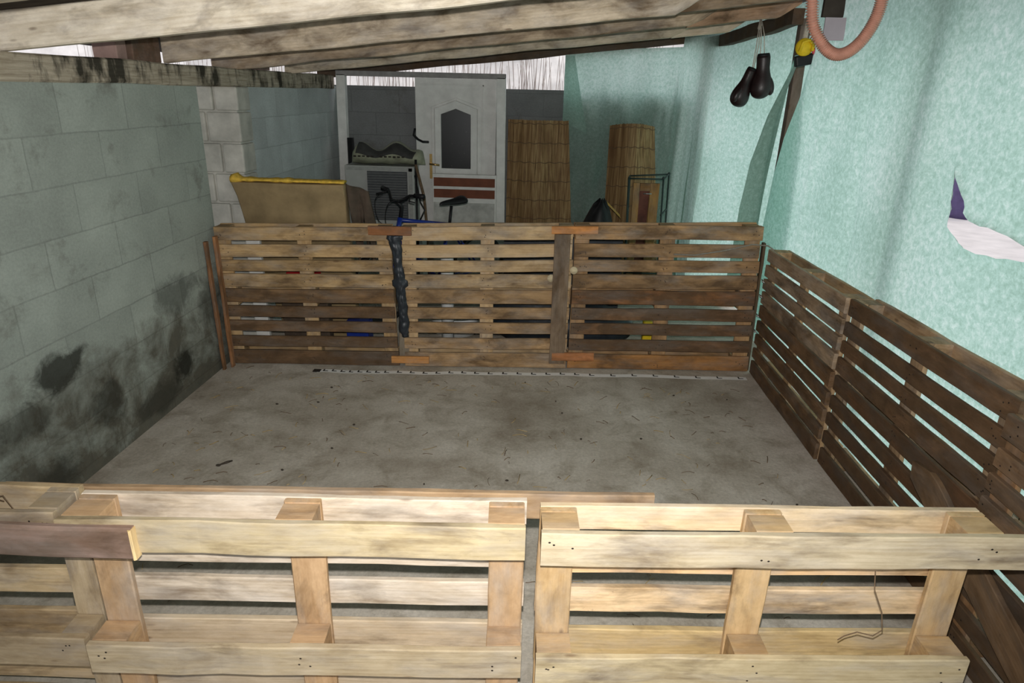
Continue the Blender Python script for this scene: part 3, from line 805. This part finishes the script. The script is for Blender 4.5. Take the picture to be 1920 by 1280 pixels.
thing(mb, 'glove_string', M['rope'], 'pale strings tying the two boxing gloves to the rafter', 'string')
root = empty('work_lamp', (1.65, 4.88, 2.08), 'yellow and black clip lamp hanging from a pale cord by the post', 'lamp')
mb = MB(); mb.smooth = True
mb.ball((1.622, 4.86, 2.188), (.058, .034, .056), 14, 10); mb.tube([(1.59, 4.84, 2.16), (1.60, 4.83, 2.215), (1.64, 4.83, 2.23), (1.67, 4.83, 2.20), (1.665, 4.83, 2.165)], .011, 8)
mb.tube([(1.66, 4.86, 2.22), (1.70, 4.86, 2.245), (1.715, 4.86, 2.20)], .013, 8)
mb.build('yellow_holder', M['yellow'], root)
mb = MB(); mb.box((-.075, -.03, -.035), (.075, .03, .035), Matrix.Translation((1.655, 4.88, 2.115)) @ Matrix.Rotation(radians(-12), 4, 'Y')); mb.build('black_clip', M['black'], root, bevel=.012)
mb = MB(); mb.ball((1.69, 4.84, 2.165), .022, 12, 8); mb.build('pink_knob', M['pinkish'], root)
mb = MB(); mb.tube([(1.622, 4.88, 2.22), (1.628, 4.88, 2.33), (1.634, 4.88, 2.46), (1.637, 4.88, 2.54)], [.017, .017, .014, .014], 8)
mb.build('cord', M['rope'], root)
mb = MB(); mb.smooth = False
mb.box((1.60, 4.50, 2.205), (1.725, 4.51, 2.33)); thing(mb, 'lilac_board', M['lilac'], 'small pale lilac board under the roof right of the lamp', 'board')
mb = MB(); mb.box((1.590, 4.53, 2.335), (1.712, 4.56, 2.53)); thing(mb, 'dark_board', M['roofing'], 'dark square board fixed under the roof above the lilac board', 'board')
single('edge_beam', (0, 0, 0), (2.15, .07, .10), 0, lambda a, b, c: Vector((1.66 - .10*a/2.15 - b, 5.06 + a, 2.335 + c - .02*a/2.15)),
       'dark timber along the top of the green sheet above the boxing gloves', 'beam', srgb(92, 78, 66), .7, rr, wob=.008, segs=24)
# corrugated hose loop
mb = MB(); mb.smooth = True
ctr = []; Hp = [(1.20, 3.55, 2.50), (1.198, 3.58, 2.40), (1.205, 3.60, 2.30), (1.228, 3.60, 2.20), (1.285, 3.60, 2.118), (1.345, 3.60, 2.078), (1.402, 3.60, 2.083), (1.455, 3.60, 2.125), (1.495, 3.60, 2.19), (1.518, 3.60, 2.26), (1.525, 3.60, 2.34), (1.52, 3.58, 2.42), (1.51, 3.55, 2.52)]
def cat(pts_, n):
    out = []
    P_ = [Vector(p) for p in pts_]
    for i in range(len(P_) - 1):
        p0, p1, p2, p3 = P_[max(0, i-1)], P_[i], P_[i+1], P_[min(len(P_)-1, i+2)]
        for k in range(n):
            f = k / n
            out.append(.5*((2*p1) + (p2-p0)*f + (2*p0-5*p1+4*p2-p3)*f*f + (-p0+3*p1-3*p2+p3)*f**3))
    out.append(P_[-1]); return out
ctr = cat(Hp, 34)
mb.tube(ctr, [.023 + (.0065 if (i % 4) in (0, 1) else -.002) for i in range(len(ctr))], 14)
thing(mb, 'corrugated_hose', M['hose'], 'copper coloured corrugated hose hanging in a loop from the roof', 'hose')

# ------------------------------------------------------------------ things behind the rear fence
# upholstered slab with torn yellow foam
root = empty('old_mattress', (-1.85, 4.95, 0), 'tan upholstered slab with torn yellow foam along its top edge', 'mattress')
def slabm(x, y, z):   # x across, y thickness, z up the slope
    k = z / 1.22
    x0 = -2.06 + (-2.235 + 2.06)*k; x1 = -1.47 + (-1.43 + 1.47)*k
    return Vector((x0 + (x1-x0)*x, 4.93 - .30*k + y, .0 + z*1.04))
mb = MB()
rings = []
for j in range(13):
    z = 1.19*j/12; bul = .012*sin(j*1.9)
    rings.append([slabm(u, v + (-.025*sin(pi*u) if v == 0 else 0) + bul*(v == 0), z) for u, v in ((0, 0), (.25, 0), (.5, 0), (.75, 0), (1, 0), (1, .09), (.5, .09), (0, .09))])
mb.smooth = True; mb.loft(rings); mb.build('cover', M['tan'], root, bevel=.01)
mb = MB(); mb.smooth = True; ringf = []
for i in range(41):
    u = i/40; hgt = .012 + .018*abs(mnoise.noise(Vector((u*9, 1, 4)))) + (.02 if u < .06 else 0)
    c = slabm(u, .04, 1.20); ringf.append([c + Vector((0, cos(a)*.05, sin(a)*hgt + .006)) for a in [2*pi*k/10 for k in range(10)]])
mb.loft(ringf); mb.build('foam_edge', M['foam'], root)
mb = MB(); mb.smooth = True
def rag(u, v):
    z = 1.24 - (.42 + .14*sin(u*11) + .10*sin(u*27))*v
    return Vector((-1.43 + .135*u + .05*v, 4.70 + .10*u - .02*sin(u*8 + v*4), z - .06*u))
mb.grid(rag, 14, 12); mb.build('torn_side_cloth', M['brown_cloth'], root, solid=.006)
# big white timber frame standing against the rear wall
root = empty('timber_frame', (-1.33, 7.0, 0), 'large white painted timber frame standing in front of the rear wall', 'frame')
for x0, x1, x0b, x1b in ((-2.165, -2.075, -2.205, -2.115), (-.565, -.475, -.545, -.455)):
    mb = MB(); mb.loft([[Vector((a, b, z)) for a, b in ((xa, 6.99), (xb, 6.99), (xb, 7.07), (xa, 7.07))] for z, xa, xb in ((0, x0b, x1b), (2.0, x0, x1))])
    mb.build('frame_post', WHITE_PAINT, root, bevel=.004)
mb = MB(); mb.box((-2.165, 6.99, 1.985), (-.475, 7.07, 2.035), Matrix.Translation((0, 0, 0))); mb.build('top_rail', plain('grey_painted_rail', (.30, .29, .28), .8, .2, 12), root, bevel=.004)
# white door with arched pane
root = empty('white_door', (-.98, 7.14, 0), 'white door with a pointed arched pane leaning behind the timber frame', 'door')
mb = MB(); mb.box((-1.40, 7.12, .0), (-.575, 7.16, 1.985)); mb.build('door_leaf', WHITE_PAINT, root, bevel=.003)
def arch(x0, x1, z0, z1, zt, y0, y1):
    xm = (x0 + x1)/2; pf = [(x0, z0), (x1, z0), (x1, z1), (xm, zt), (x0, z1)]
    return [[Vector((x, y, z)) for x, z in pf] for y in (y0, y1)]
mb = MB()
def archring(o, i, y0, y1):
    xm = (o[0]+o[1])/2
    po = [(o[0], o[2]), (o[1], o[2]), (o[1], o[3]), (xm, o[4]), (o[0], o[3])]
    xm = (i[0]+i[1])/2
    pi_ = [(i[0], i[2]), (i[1], i[2]), (i[1], i[3]), (xm, i[4]), (i[0], i[3])]
    vs = [Vector((x, y, z)) for y in (y0, y1) for pp in (po, pi_) for x, z in pp]
    fs = []
    for k in range(5):
        q = (k+1) % 5
        fs += [(k, q, 5+q, 5+k), (10+k, 15+k, 15+q, 10+q), (k, 10+k, 10+q, q), (5+k, 5+q, 15+q, 15+k)]
    mb.add(vs, fs)
archring((-1.20, -.765, 1.045, 1.70, 1.775), (-1.135, -.83, 1.112, 1.645, 1.70), 7.085, 7.12)
archring((-1.235, -.725, 1.01, 1.715, 1.805), (-1.205, -.760, 1.04, 1.695, 1.782), 7.105, 7.12)
mb.box((-.715, 7.108, 1.08), (-.700, 7.12, 1.93)); mb.box((-1.34, 7.108, 1.915), (-.70, 7.12, 1.93))
mb.build('arch_moulding', WHITE_PAINT, root, bevel=.003)
mb = MB(); mb.loft(arch(-1.137, -.828, 1.11, 1.646, 1.702, 7.108, 7.118)); mb.build('pane', M['pane'], root)
mb = MB(); mb.box((-1.262, 7.107, 1.0), (-1.235, 7.12, 1.25)); mb.tube([(-1.25, 7.11, 1.155), (-1.25, 7.05, 1.155), (-1.15, 7.045, 1.145)], .011, 8); mb.build('brass_handle', M['brass'], root)
# low panel with two brown stripes
root = empty('striped_panel', (-.85, 6.9, 0), 'white panel with two red brown stripes leaning before the white door', 'panel')
mb = MB(); mb.box((-1.20, 6.90, .02), (-.545, 6.94, 1.075)); mb.build('panel_board', WHITE_PAINT, root, bevel=.003)
for z0, z1 in ((.955, 1.04), (.84, .925)):
    mb = MB(); mb.box((-1.185, 6.885, z0), (-.56, 6.901, z1)); mb.build('brown_stripe', M['redbrown'], root)
mb = MB(); mb.box((-1.19, 6.885, .0), (-.56, 6.90, .79)); mb.build('lower_board', plain('flaking_white_board', (.48, .48, .45), .8, .25, 10), root)
# casing with louvres on a stand
root = empty('air_conditioner', (-1.66, 6.75, 0), 'off white boxed unit with a dark louvred grille beside the door', 'air conditioner')
mb = MB(); mb.box((-2.02, 6.62, .58), (-1.335, 6.90, 1.165)); mb.build('casing', M['ac'], root, bevel=.008)
mb = MB(); mb.box((-2.06, 6.60, .0), (-1.26, 6.92, .575)); mb.build('stand', plain('white_cabinet', (.58, .58, .56), .6, .1, 6), root, bevel=.008)
mb = MB(); mb.box((-1.795, 6.605, .64), (-1.40, 6.62, 1.115)); mb.build('grille', M['grille'], root)
mb = MB()
for i in range(19):
    z = .655 + i*.0245; mb.box((-1.79, 6.590, z), (-1.405, 6.606, z + .007))
mb.build('louvres', plain('louvre_edge', (.16, .165, .165), .6, .15), root)
mb = MB(); mb.box((-1.385, 6.612, .60), (-1.35, 6.62, 1.15)); mb.box((-2.0, 6.612, 1.12), (-1.345, 6.62, 1.155)); mb.build('trim_strip', plain('casing_strip', (.34, .35, .33), .6), root)
# filled sack on the unit
root = empty('filled_sack', (-1.62, 6.72, 1.167), 'grey green plastic sack with dark print lying on the louvred unit', 'sack')
mb = MB(); mb.smooth = True; rings = []
for i in range(25):
    u = i/24; x = -1.975 + .735*u
    e = min(1, (1 - abs(2*u-1)**6)**.5 + .05)
    hh = (.085 + .022*sin(u*13) + .03*max(0, u-.55)) * e; dd_ = .135*e
    rings.append([Vector((x, 6.745 + cos(a)*dd_, 1.175 + hh + sin(a)*hh*(1 + .08*sin(a*5 + u*20)))) for a in [2*pi*k/18 for k in range(18)]])
mb.loft(rings); mb.build('sack_body', M['sack'], root)
mb = MB(); mb.smooth = True
def scoop(u, v):
    x = -1.90 + .56*u; a = pi*(1.02 - .30*v) + pi*.0
    hh = .088 + .022*sin(((x+1.975)/.735)*13)
    return Vector((x + .03*v, 6.745 + cos(a + pi*.0)*.142, 1.175 + hh + sin(a)*hh*1.12 + .004))
mb.grid(scoop, 20, 6); mb.build('hollow_shade', M['sack_shade'], root)  # shade of a hollow, painted as a dark patch over the bulging front
mb = MB()
for i in range(12):
    if i == 5: continue
    x = -1.92 + i*.043; mb.box((x, 6.600, 1.245 + .002*(i % 3)), (x + .028, 6.606, 1.262))
mb.build('dark_print', M['ink'], root, bevel=.003)
mb = MB(); mb.tube([(-1.33, 6.72, 1.52), (-1.345, 6.72, 1.46), (-1.30, 6.70, 1.42), (-1.25, 6.68, 1.40), (-1.19, 6.66, 1.40)], .011, 8)
thing(mb, 'bent_bar', M['black'], 'small bent black bar poking up behind the sack', 'bar')
mb = MB(); mb.tube([(-2.04, 6.95, .6), (-2.04, 6.95, 1.40)], .035, 12); thing(mb, 'dark_tube', M['black'], 'dark tube standing behind the sack by the left frame post', 'tube')
# sticks
mb = MB(); mb.tube([(-1.17, 6.45, 0), (-1.18, 6.47, .5), (-1.215, 6.5, .9), (-1.29, 6.5, 1.20)], .014, 8); thing(mb, 'brown_stick', M['twig'], 'brown curved stick leaning against the louvred unit', 'stick')
mb = MB(); mb.tube([(-1.30, 6.56, .0), (-1.30, 6.56, 1.24)], .012, 8); mb.tube([(-1.30, 6.5, 1.1), (-1.25, 6.48, .85), (-1.20, 6.44, .78), (-1.27, 6.44, .64)], .007, 6)
thing(mb, 'dark_rod', M['black'], 'dark upright rod with a hooked wire right of the louvred unit', 'rod')

# bicycle
def bicycle():
    o = Vector((-.99, 5.68, 0)); d = Vector((-.70, -.714, 0)).normalized(); s = Vector((-d.y, d.x, 0))
    def P(a, z, b=0): return o + d*a + s*b + Vector((0, 0, z))
    root = empty('bicycle', o, 'blue mountain bicycle parked behind the rear fence', 'bicycle')
    for a0 in (.52, -.50):
        mb = MB(); c = P(a0, .325)
        mb.tube([c + d*cos(t)*.300 + Vector((0, 0, sin(t)*.300)) for t in [2*pi*k/40 for k in range(41)]], .024, 8, cap=False)
        wh = mb.build('wheel', M['black'], root)
        mb = MB()
        for k in range(24):
            t = 2*pi*k/24; mb.tube([c + s*(.02*(-1)**k), c + d*cos(t)*.285 + Vector((0, 0, sin(t)*.285))], .0012, 4)
        mb.tube([c + d*cos(t)*.285 + Vector((0, 0, sin(t)*.285)) for t in [2*pi*k/40 for k in range(41)]], .010, 6, cap=False)
        mb.tube([c - s*.05, c + s*.05], .018, 10); q = mb.build('spokes', M['steel'], wh); q['label'] = 'steel spokes and rim'
    mb = MB(); BB = P(-.05, .29); ST = P(-.17, .77); HT = P(.33, .86); HB = P(.37, .72)
    mb.tube([BB, ST], .017, 10); mb.tube([ST, HT], .017, 10); mb.tube([BB, HB], .021, 10); mb.tube([HT + Vector((0,0,.02)), HB], .021, 12)
    for b in (-.03, .03): mb.tube([BB + s*b*.5, P(-.50, .325, b*1.6)], .009, 8); mb.tube([ST + s*b*.5, P(-.50, .325, b*1.6)], .009, 8)
    mb.build('frame', M['blue'], root)
    mb = MB()
    for b in (-.055, .055): mb.tube([HB + s*b*.8 + Vector((0,0,-.02)), P(.44, .5, b), P(.52, .325, b)], [.016, .014, .010], 10)
    mb.tube([HB - s*.05 - Vector((0,0,.02)), HB + s*.05 - Vector((0,0,.02))], .015, 8); mb.build('fork', M['blue'], root)
    mb = MB(); ST2 = P(.36, 1.02)
    mb.tube([HT, P(.31, .97), ST2], .017, 10)
    mb.tube([P(.30, 1.085, -.30), P(.33, 1.075, -.15), P(.37, 1.02, -.06), P(.37, 1.02, .06), P(.33, 1.075, .15), P(.30, 1.085, .30)], .0125, 10)
    hb = mb.build('handlebar', M['black'], root)
    for b in (-1, 1):
        mb = MB(); mb.tube([P(.30, 1.085, .30*b), P(.315, 1.080, .20*b)], .019, 12); mb.tube([P(.34, 1.075, .17*b), P(.40, 1.05, .24*b), P(.37, 1.04, .28*b)], .006, 6); mb.build('grip', M['black'], hb)
    mb = MB()
    for b in (-1, 1): mb.tube(cat([P(.38, 1.06, .17*b), P(.50, 1.02, .10*b), P(.50, .86, .05*b), P(.40, .80, .0), P(.36, .66, 0)], 6), .0035, 6)
    mb.build('cables', M['black'], root)
    mb = MB(); mb.tube([ST - Vector((0,0,.05)), P(-.20, .93)], .013, 10); mb.build('seat_post', M['black'], root)
    mb = MB(); mb.smooth = True; rings = []
    for a, wd, z, h in ((.10, .012, .955, .012), (.06, .022, .962, .018), (.0, .030, .965, .022), (-.06, .045, .965, .028), (-.11, .070, .972, .034), (-.15, .078, .978, .036), (-.175, .06, .978, .026), (-.185, .02, .975, .01)):
        rings.append([P(-.17 + a, z + sin(t)*h - .012*(abs(cos(t))**2), cos(t)*wd) for t in [2*pi*k/14 for k in range(14)]])
    mb.loft(rings); mb.build('saddle', M['black'], root, subsurf=1)
    mb = MB(); mb.tube([BB - s*.06, BB + s*.06], .014, 8)
    for b, a, z in ((-.07, .12, .17), (.07, -.22, .41)):
        mb.tube([BB + s*b, P(a, z, b)], .010, 8); mb.box((-.045, -.04, -.01), (.045, .04, .01), Matrix.Translation(P(a, z, b*1.7)))
    mb.tube([BB + s*.04 + d*cos(t)*.09 + Vector((0,0,sin(t)*.09)) for t in [2*pi*k/20 for k in range(21)]], .004, 6); mb.build('crankset', M['steel'], root)
bicycle()

# reed mats
def reedmat(x0, x1, ytop, h, seed, label, bulge, lean=.0, xlean=0, roll_=0):
    rnd = random.Random(seed)
    root = empty('reed_mat', ((x0+x1)/2, ytop - lean, 0), label, 'reed mat', 'reed mats')
    def fn(u, v, extra=0):
        z = h*v*(1 + .006*mnoise.noise(Vector((u*60, seed, 0)))*(v > .98))
        x = x0 + (x1-x0)*u + xlean*(1-v)*u
        y = ytop - lean*(1-v) - bulge*sin(pi*u) + .004*sin(u*(x1-x0)*70) - extra + .022*sin(u*9 + 1) * (1 if bulge < .1 else .4)
        return Vector((x, y, z + (.03*sin(pi*u)*v*(bulge > .1))))
    mb = MB(); nu = int((x1-x0)*170); mb.grid(fn, nu, 24); mb.smooth = False
    mb.build('reeds', M['reed'], root, solid=.012)
    mb = MB()
    for k in range(9):
        v = .06 + k*.115
        mb.tube([fn(u/30, v + .004*sin(u*1.3), .016) for u in range(31)], .0035, 5)
    q = mb.build('binding_twine', M['twig'], root); q['label'] = 'dark binding twine rows'
reedmat(-.445, .16, 7.02, 1.615, 51, 'wide reed mat standing between timber frame and green sheet', .05, lean=.08, xlean=.12)
reedmat(.565, 1.0, 6.93, 1.585, 52, 'narrower curved reed mat with rounded top before the green sheet', .14, lean=.06, xlean=.17)
# wire stand with wooden frames
root = empty('wire_stand', (.88, 6.2, 0), 'dark wire stand holding wooden frames before the narrower reed mat', 'stand')
mb = MB()
for x, y, zt in ((.705, 6.18, 1.175), (1.015, 6.18, 1.175), (.74, 6.42, 1.165), (1.10, 6.42, 1.19)):
    mb.tube([(x + .04, y, 0), (x, y, zt)], .008, 8)
for a, b in (((.705, 6.18, 1.17), (1.015, 6.18, 1.17)), ((.705, 6.18, 1.175), (.74, 6.42, 1.165)), ((1.015, 6.18, 1.175), (1.10, 6.42, 1.19)), ((.74, 6.42, 1.165), (1.10, 6.42, 1.19)), ((.74, 6.18, .3), (1.04, 6.18, .3)), ((1.02, 6.18, .85), (1.11, 6.42, .87)), ((.72, 6.18, .85), (.75, 6.42, .87))):
    mb.tube([a, b], .007, 8)
for p in ((1.10, 6.42, 1.195), (1.015, 6.18, 1.18)): mb.ball(p, .014, 10, 6)
mb.build('wire_legs', M['dkmetal'], root)
root = empty('picture_frame', (.87, 6.28, 0), 'small brown wooden frame with red brown inside, in the wire stand', 'frame')
rr = random.Random(77)
for (x0, x1, z0, z1) in ((.765, .825, 0, 1.12), (.915, 1.0, 0, 1.12)):
    board('frame_side', (z0, 0, 0), (z1, .03, x1-x0), 0, lambda a, b, c, x0=x0: Vector((x0 + c, 6.26 + b, a)), root, srgb(168, 130, 80), .2, rr)
board('frame_top', (0, 0, 0), (.09, .03, .07), 0, lambda a, b, c: Vector((.825 + a, 6.26 + b, 1.05 + c)), root, srgb(150, 112, 70), .3, rr)
mb = MB(); mb.box((.826, 6.285, 0), (.914, 6.30, 1.05)); mb.build('inner_panel', plain('dark_red_panel', (.13, .045, .03), .7, .4, 9), root)
mb = MB(); mb.tube([(.855, 6.24, 1.03), (.93, 6.24, 1.03)], .006, 8); mb.build('steel_catch', M['steel'], root)
# bag and offcut
mb = MB(); mb.smooth = True; rings = []
for i in range(13):
    u = i/12; r = .17*(1-u)**.5 + .02
    rings.append([Vector((.40 + .07*u + cos(a)*r*(1.6 - .6*u), 6.05 + sin(a)*r, .30 + .68*u + .03*sin(a*3)*(u > .3))) for a in [2*pi*k/16 for k in range(16)]])
mb.loft(rings); mb.loft([[Vector((.38 + cos(a)*r, 6.05 + sin(a)*r*.8, z)) for a in [2*pi*k/16 for k in range(16)]] for z, r in ((0, .14), (.1, .18), (.3, .19), (.33, .15))])
thing(mb, 'black_bag', M['black'], 'black plastic bag heaped behind the rear fence left of the wire stand', 'bag')
single('yellow_offcut', (0, 0, 0), (.16, .02, .035), 0, lambda a, b, c: Vector((.50 + .75*a + .4*c, 5.90 + b, 1.0 - .70*a - c)), 'pale yellow offcut lying on the black bag', 'offcut', srgb(178, 150, 78), .1, rr)
# things glimpsed through the slots
mb = MB(); mb.tube([(-.745, 4.86, 0), (-.745, 4.86, .74)], .048, 24); thing(mb, 'drain_pipe', M['white_pl'], 'white upright plastic pipe seen through the middle rear pallet', 'pipe')
mb = MB(); mb.smooth = True; mb.loft([[Vector((-.73 + cos(a)*r, 5.14 + sin(a)*r*.7, z)) for a in [2*pi*k/24 for k in range(24)]] for z, r in ((0, .16), (.13, .20), (.15, .21), (.15, .18), (.06, .15))]); thing(mb, 'white_basin', M['white_pl'], 'low white basin on the floor behind the pipe', 'basin')
mb = MB(); mb.box((-1.50, 4.70, 0), (-1.33, 4.85, .22)); thing(mb, 'blue_box', M['blue'], 'blue box on the floor seen through the left rear pallet', 'box', bevel=.01)
mb = MB(); mb.box((-1.95, 4.62, 0), (-1.60, 4.72, .525)); thing(mb, 'cardboard_box', M['brown_cloth'], 'brown box standing behind the left rear pallet', 'box', bevel=.01)
mb = MB(); mb.box((-1.90, 4.63, .527), (-1.66, 4.71, .60)); thing(mb, 'red_tray', M['red'], 'red tray on the brown box behind the left rear pallet', 'tray', bevel=.01)
mb = MB(); mb.box((-2.12, 4.52, 0), (-2.02, 4.56, .93)); thing(mb, 'white_board', WHITE_PAINT, 'white board upright behind the left end of the rear fence', 'board', bevel=.006)
mb = MB(); mb.ball((-.05, 4.98, .24), (.42, .22, .24), 20, 10); mb.ball((.30, 4.95, .18), (.4, .22, .18), 18, 10); mb.box((-.35, 5.3, 0), (.6, 5.34, .85))
thing(mb, 'dark_sheet_heap', M['dark_plastic'], 'dark plastic sheet heap behind the middle of the rear fence', 'plastic sheet')
mb = MB(); mb.box((.78, 5.0, 0), (.86, 5.08, .20)); thing(mb, 'yellow_crate', M['yellow'], 'small yellow crate behind the right rear pallet', 'crate', bevel=.01)

# ------------------------------------------------------------------ outside
mb = MB()
def gnd(u, v): return Vector((-30 + 60*u, -20 + 50*v, -.04))
mb.grid(gnd, 20, 20); struct(mb, 'ground_outside', M['gravel'])
mb = MB(); mb.smooth = True
def bank(u, v):
    x = -16 + 19.5*u; return Vector((x, 8.6 + 2.6*v + .25*mnoise.noise(Vector((x*.9, v*5, 0))), -.04 + 4.6*v + .35*mnoise.noise(Vector((x*1.3, v*3, 8)))))
mb.grid(bank, 90, 24); tagd(thing(mb, 'dry_grass_bank', M['brush_bank'], 'pale overexposed bank of dry grass seen above the rear wall', 'bank'), kind='stuff')
mb = MB(); rr = random.Random(4)
for i in range(420):
    x = rr.uniform(-5.5, 1.2); y = rr.uniform(8.0, 8.6); h = rr.uniform(1.6, 3.0); k = rr.uniform(-.25, .25)
    mb.tube([(x, y, 0), (x + k*.4, y, h*.5), (x + k, y + .1, h)], [.007, .005, .002], 4)
tagd(thing(mb, 'dry_stems', M['stem'], 'thin dry stems growing in front of the pale bank', 'stems'), kind='stuff')
mb = MB(); mb.smooth = True; rr = random.Random(6)
rings = []
for i in range(12):
    v = i/11; r = .36 - .17*v
    rings.append([Vector((7.43 + cos(a)*r*(1 + .12*sin(a*3 + v*5)), 12.5 + sin(a)*r, -.04 + 1.35*v)) for a in [2*pi*k/16 for k in range(16)]])
mb.loft(rings); root = thing(mb, 'tarp_bundle', M['violet'], 'violet and blue bundle outside, glimpsed through the tear', 'bundle')
mb = MB(); mb.ball((7.40, 12.16, .30), (.13, .10, .22), 14, 8); q = mb.build('blue_wrap', M['cyan'], root, origin=ORG[root.name]); q['label'] = 'bright blue wrap'
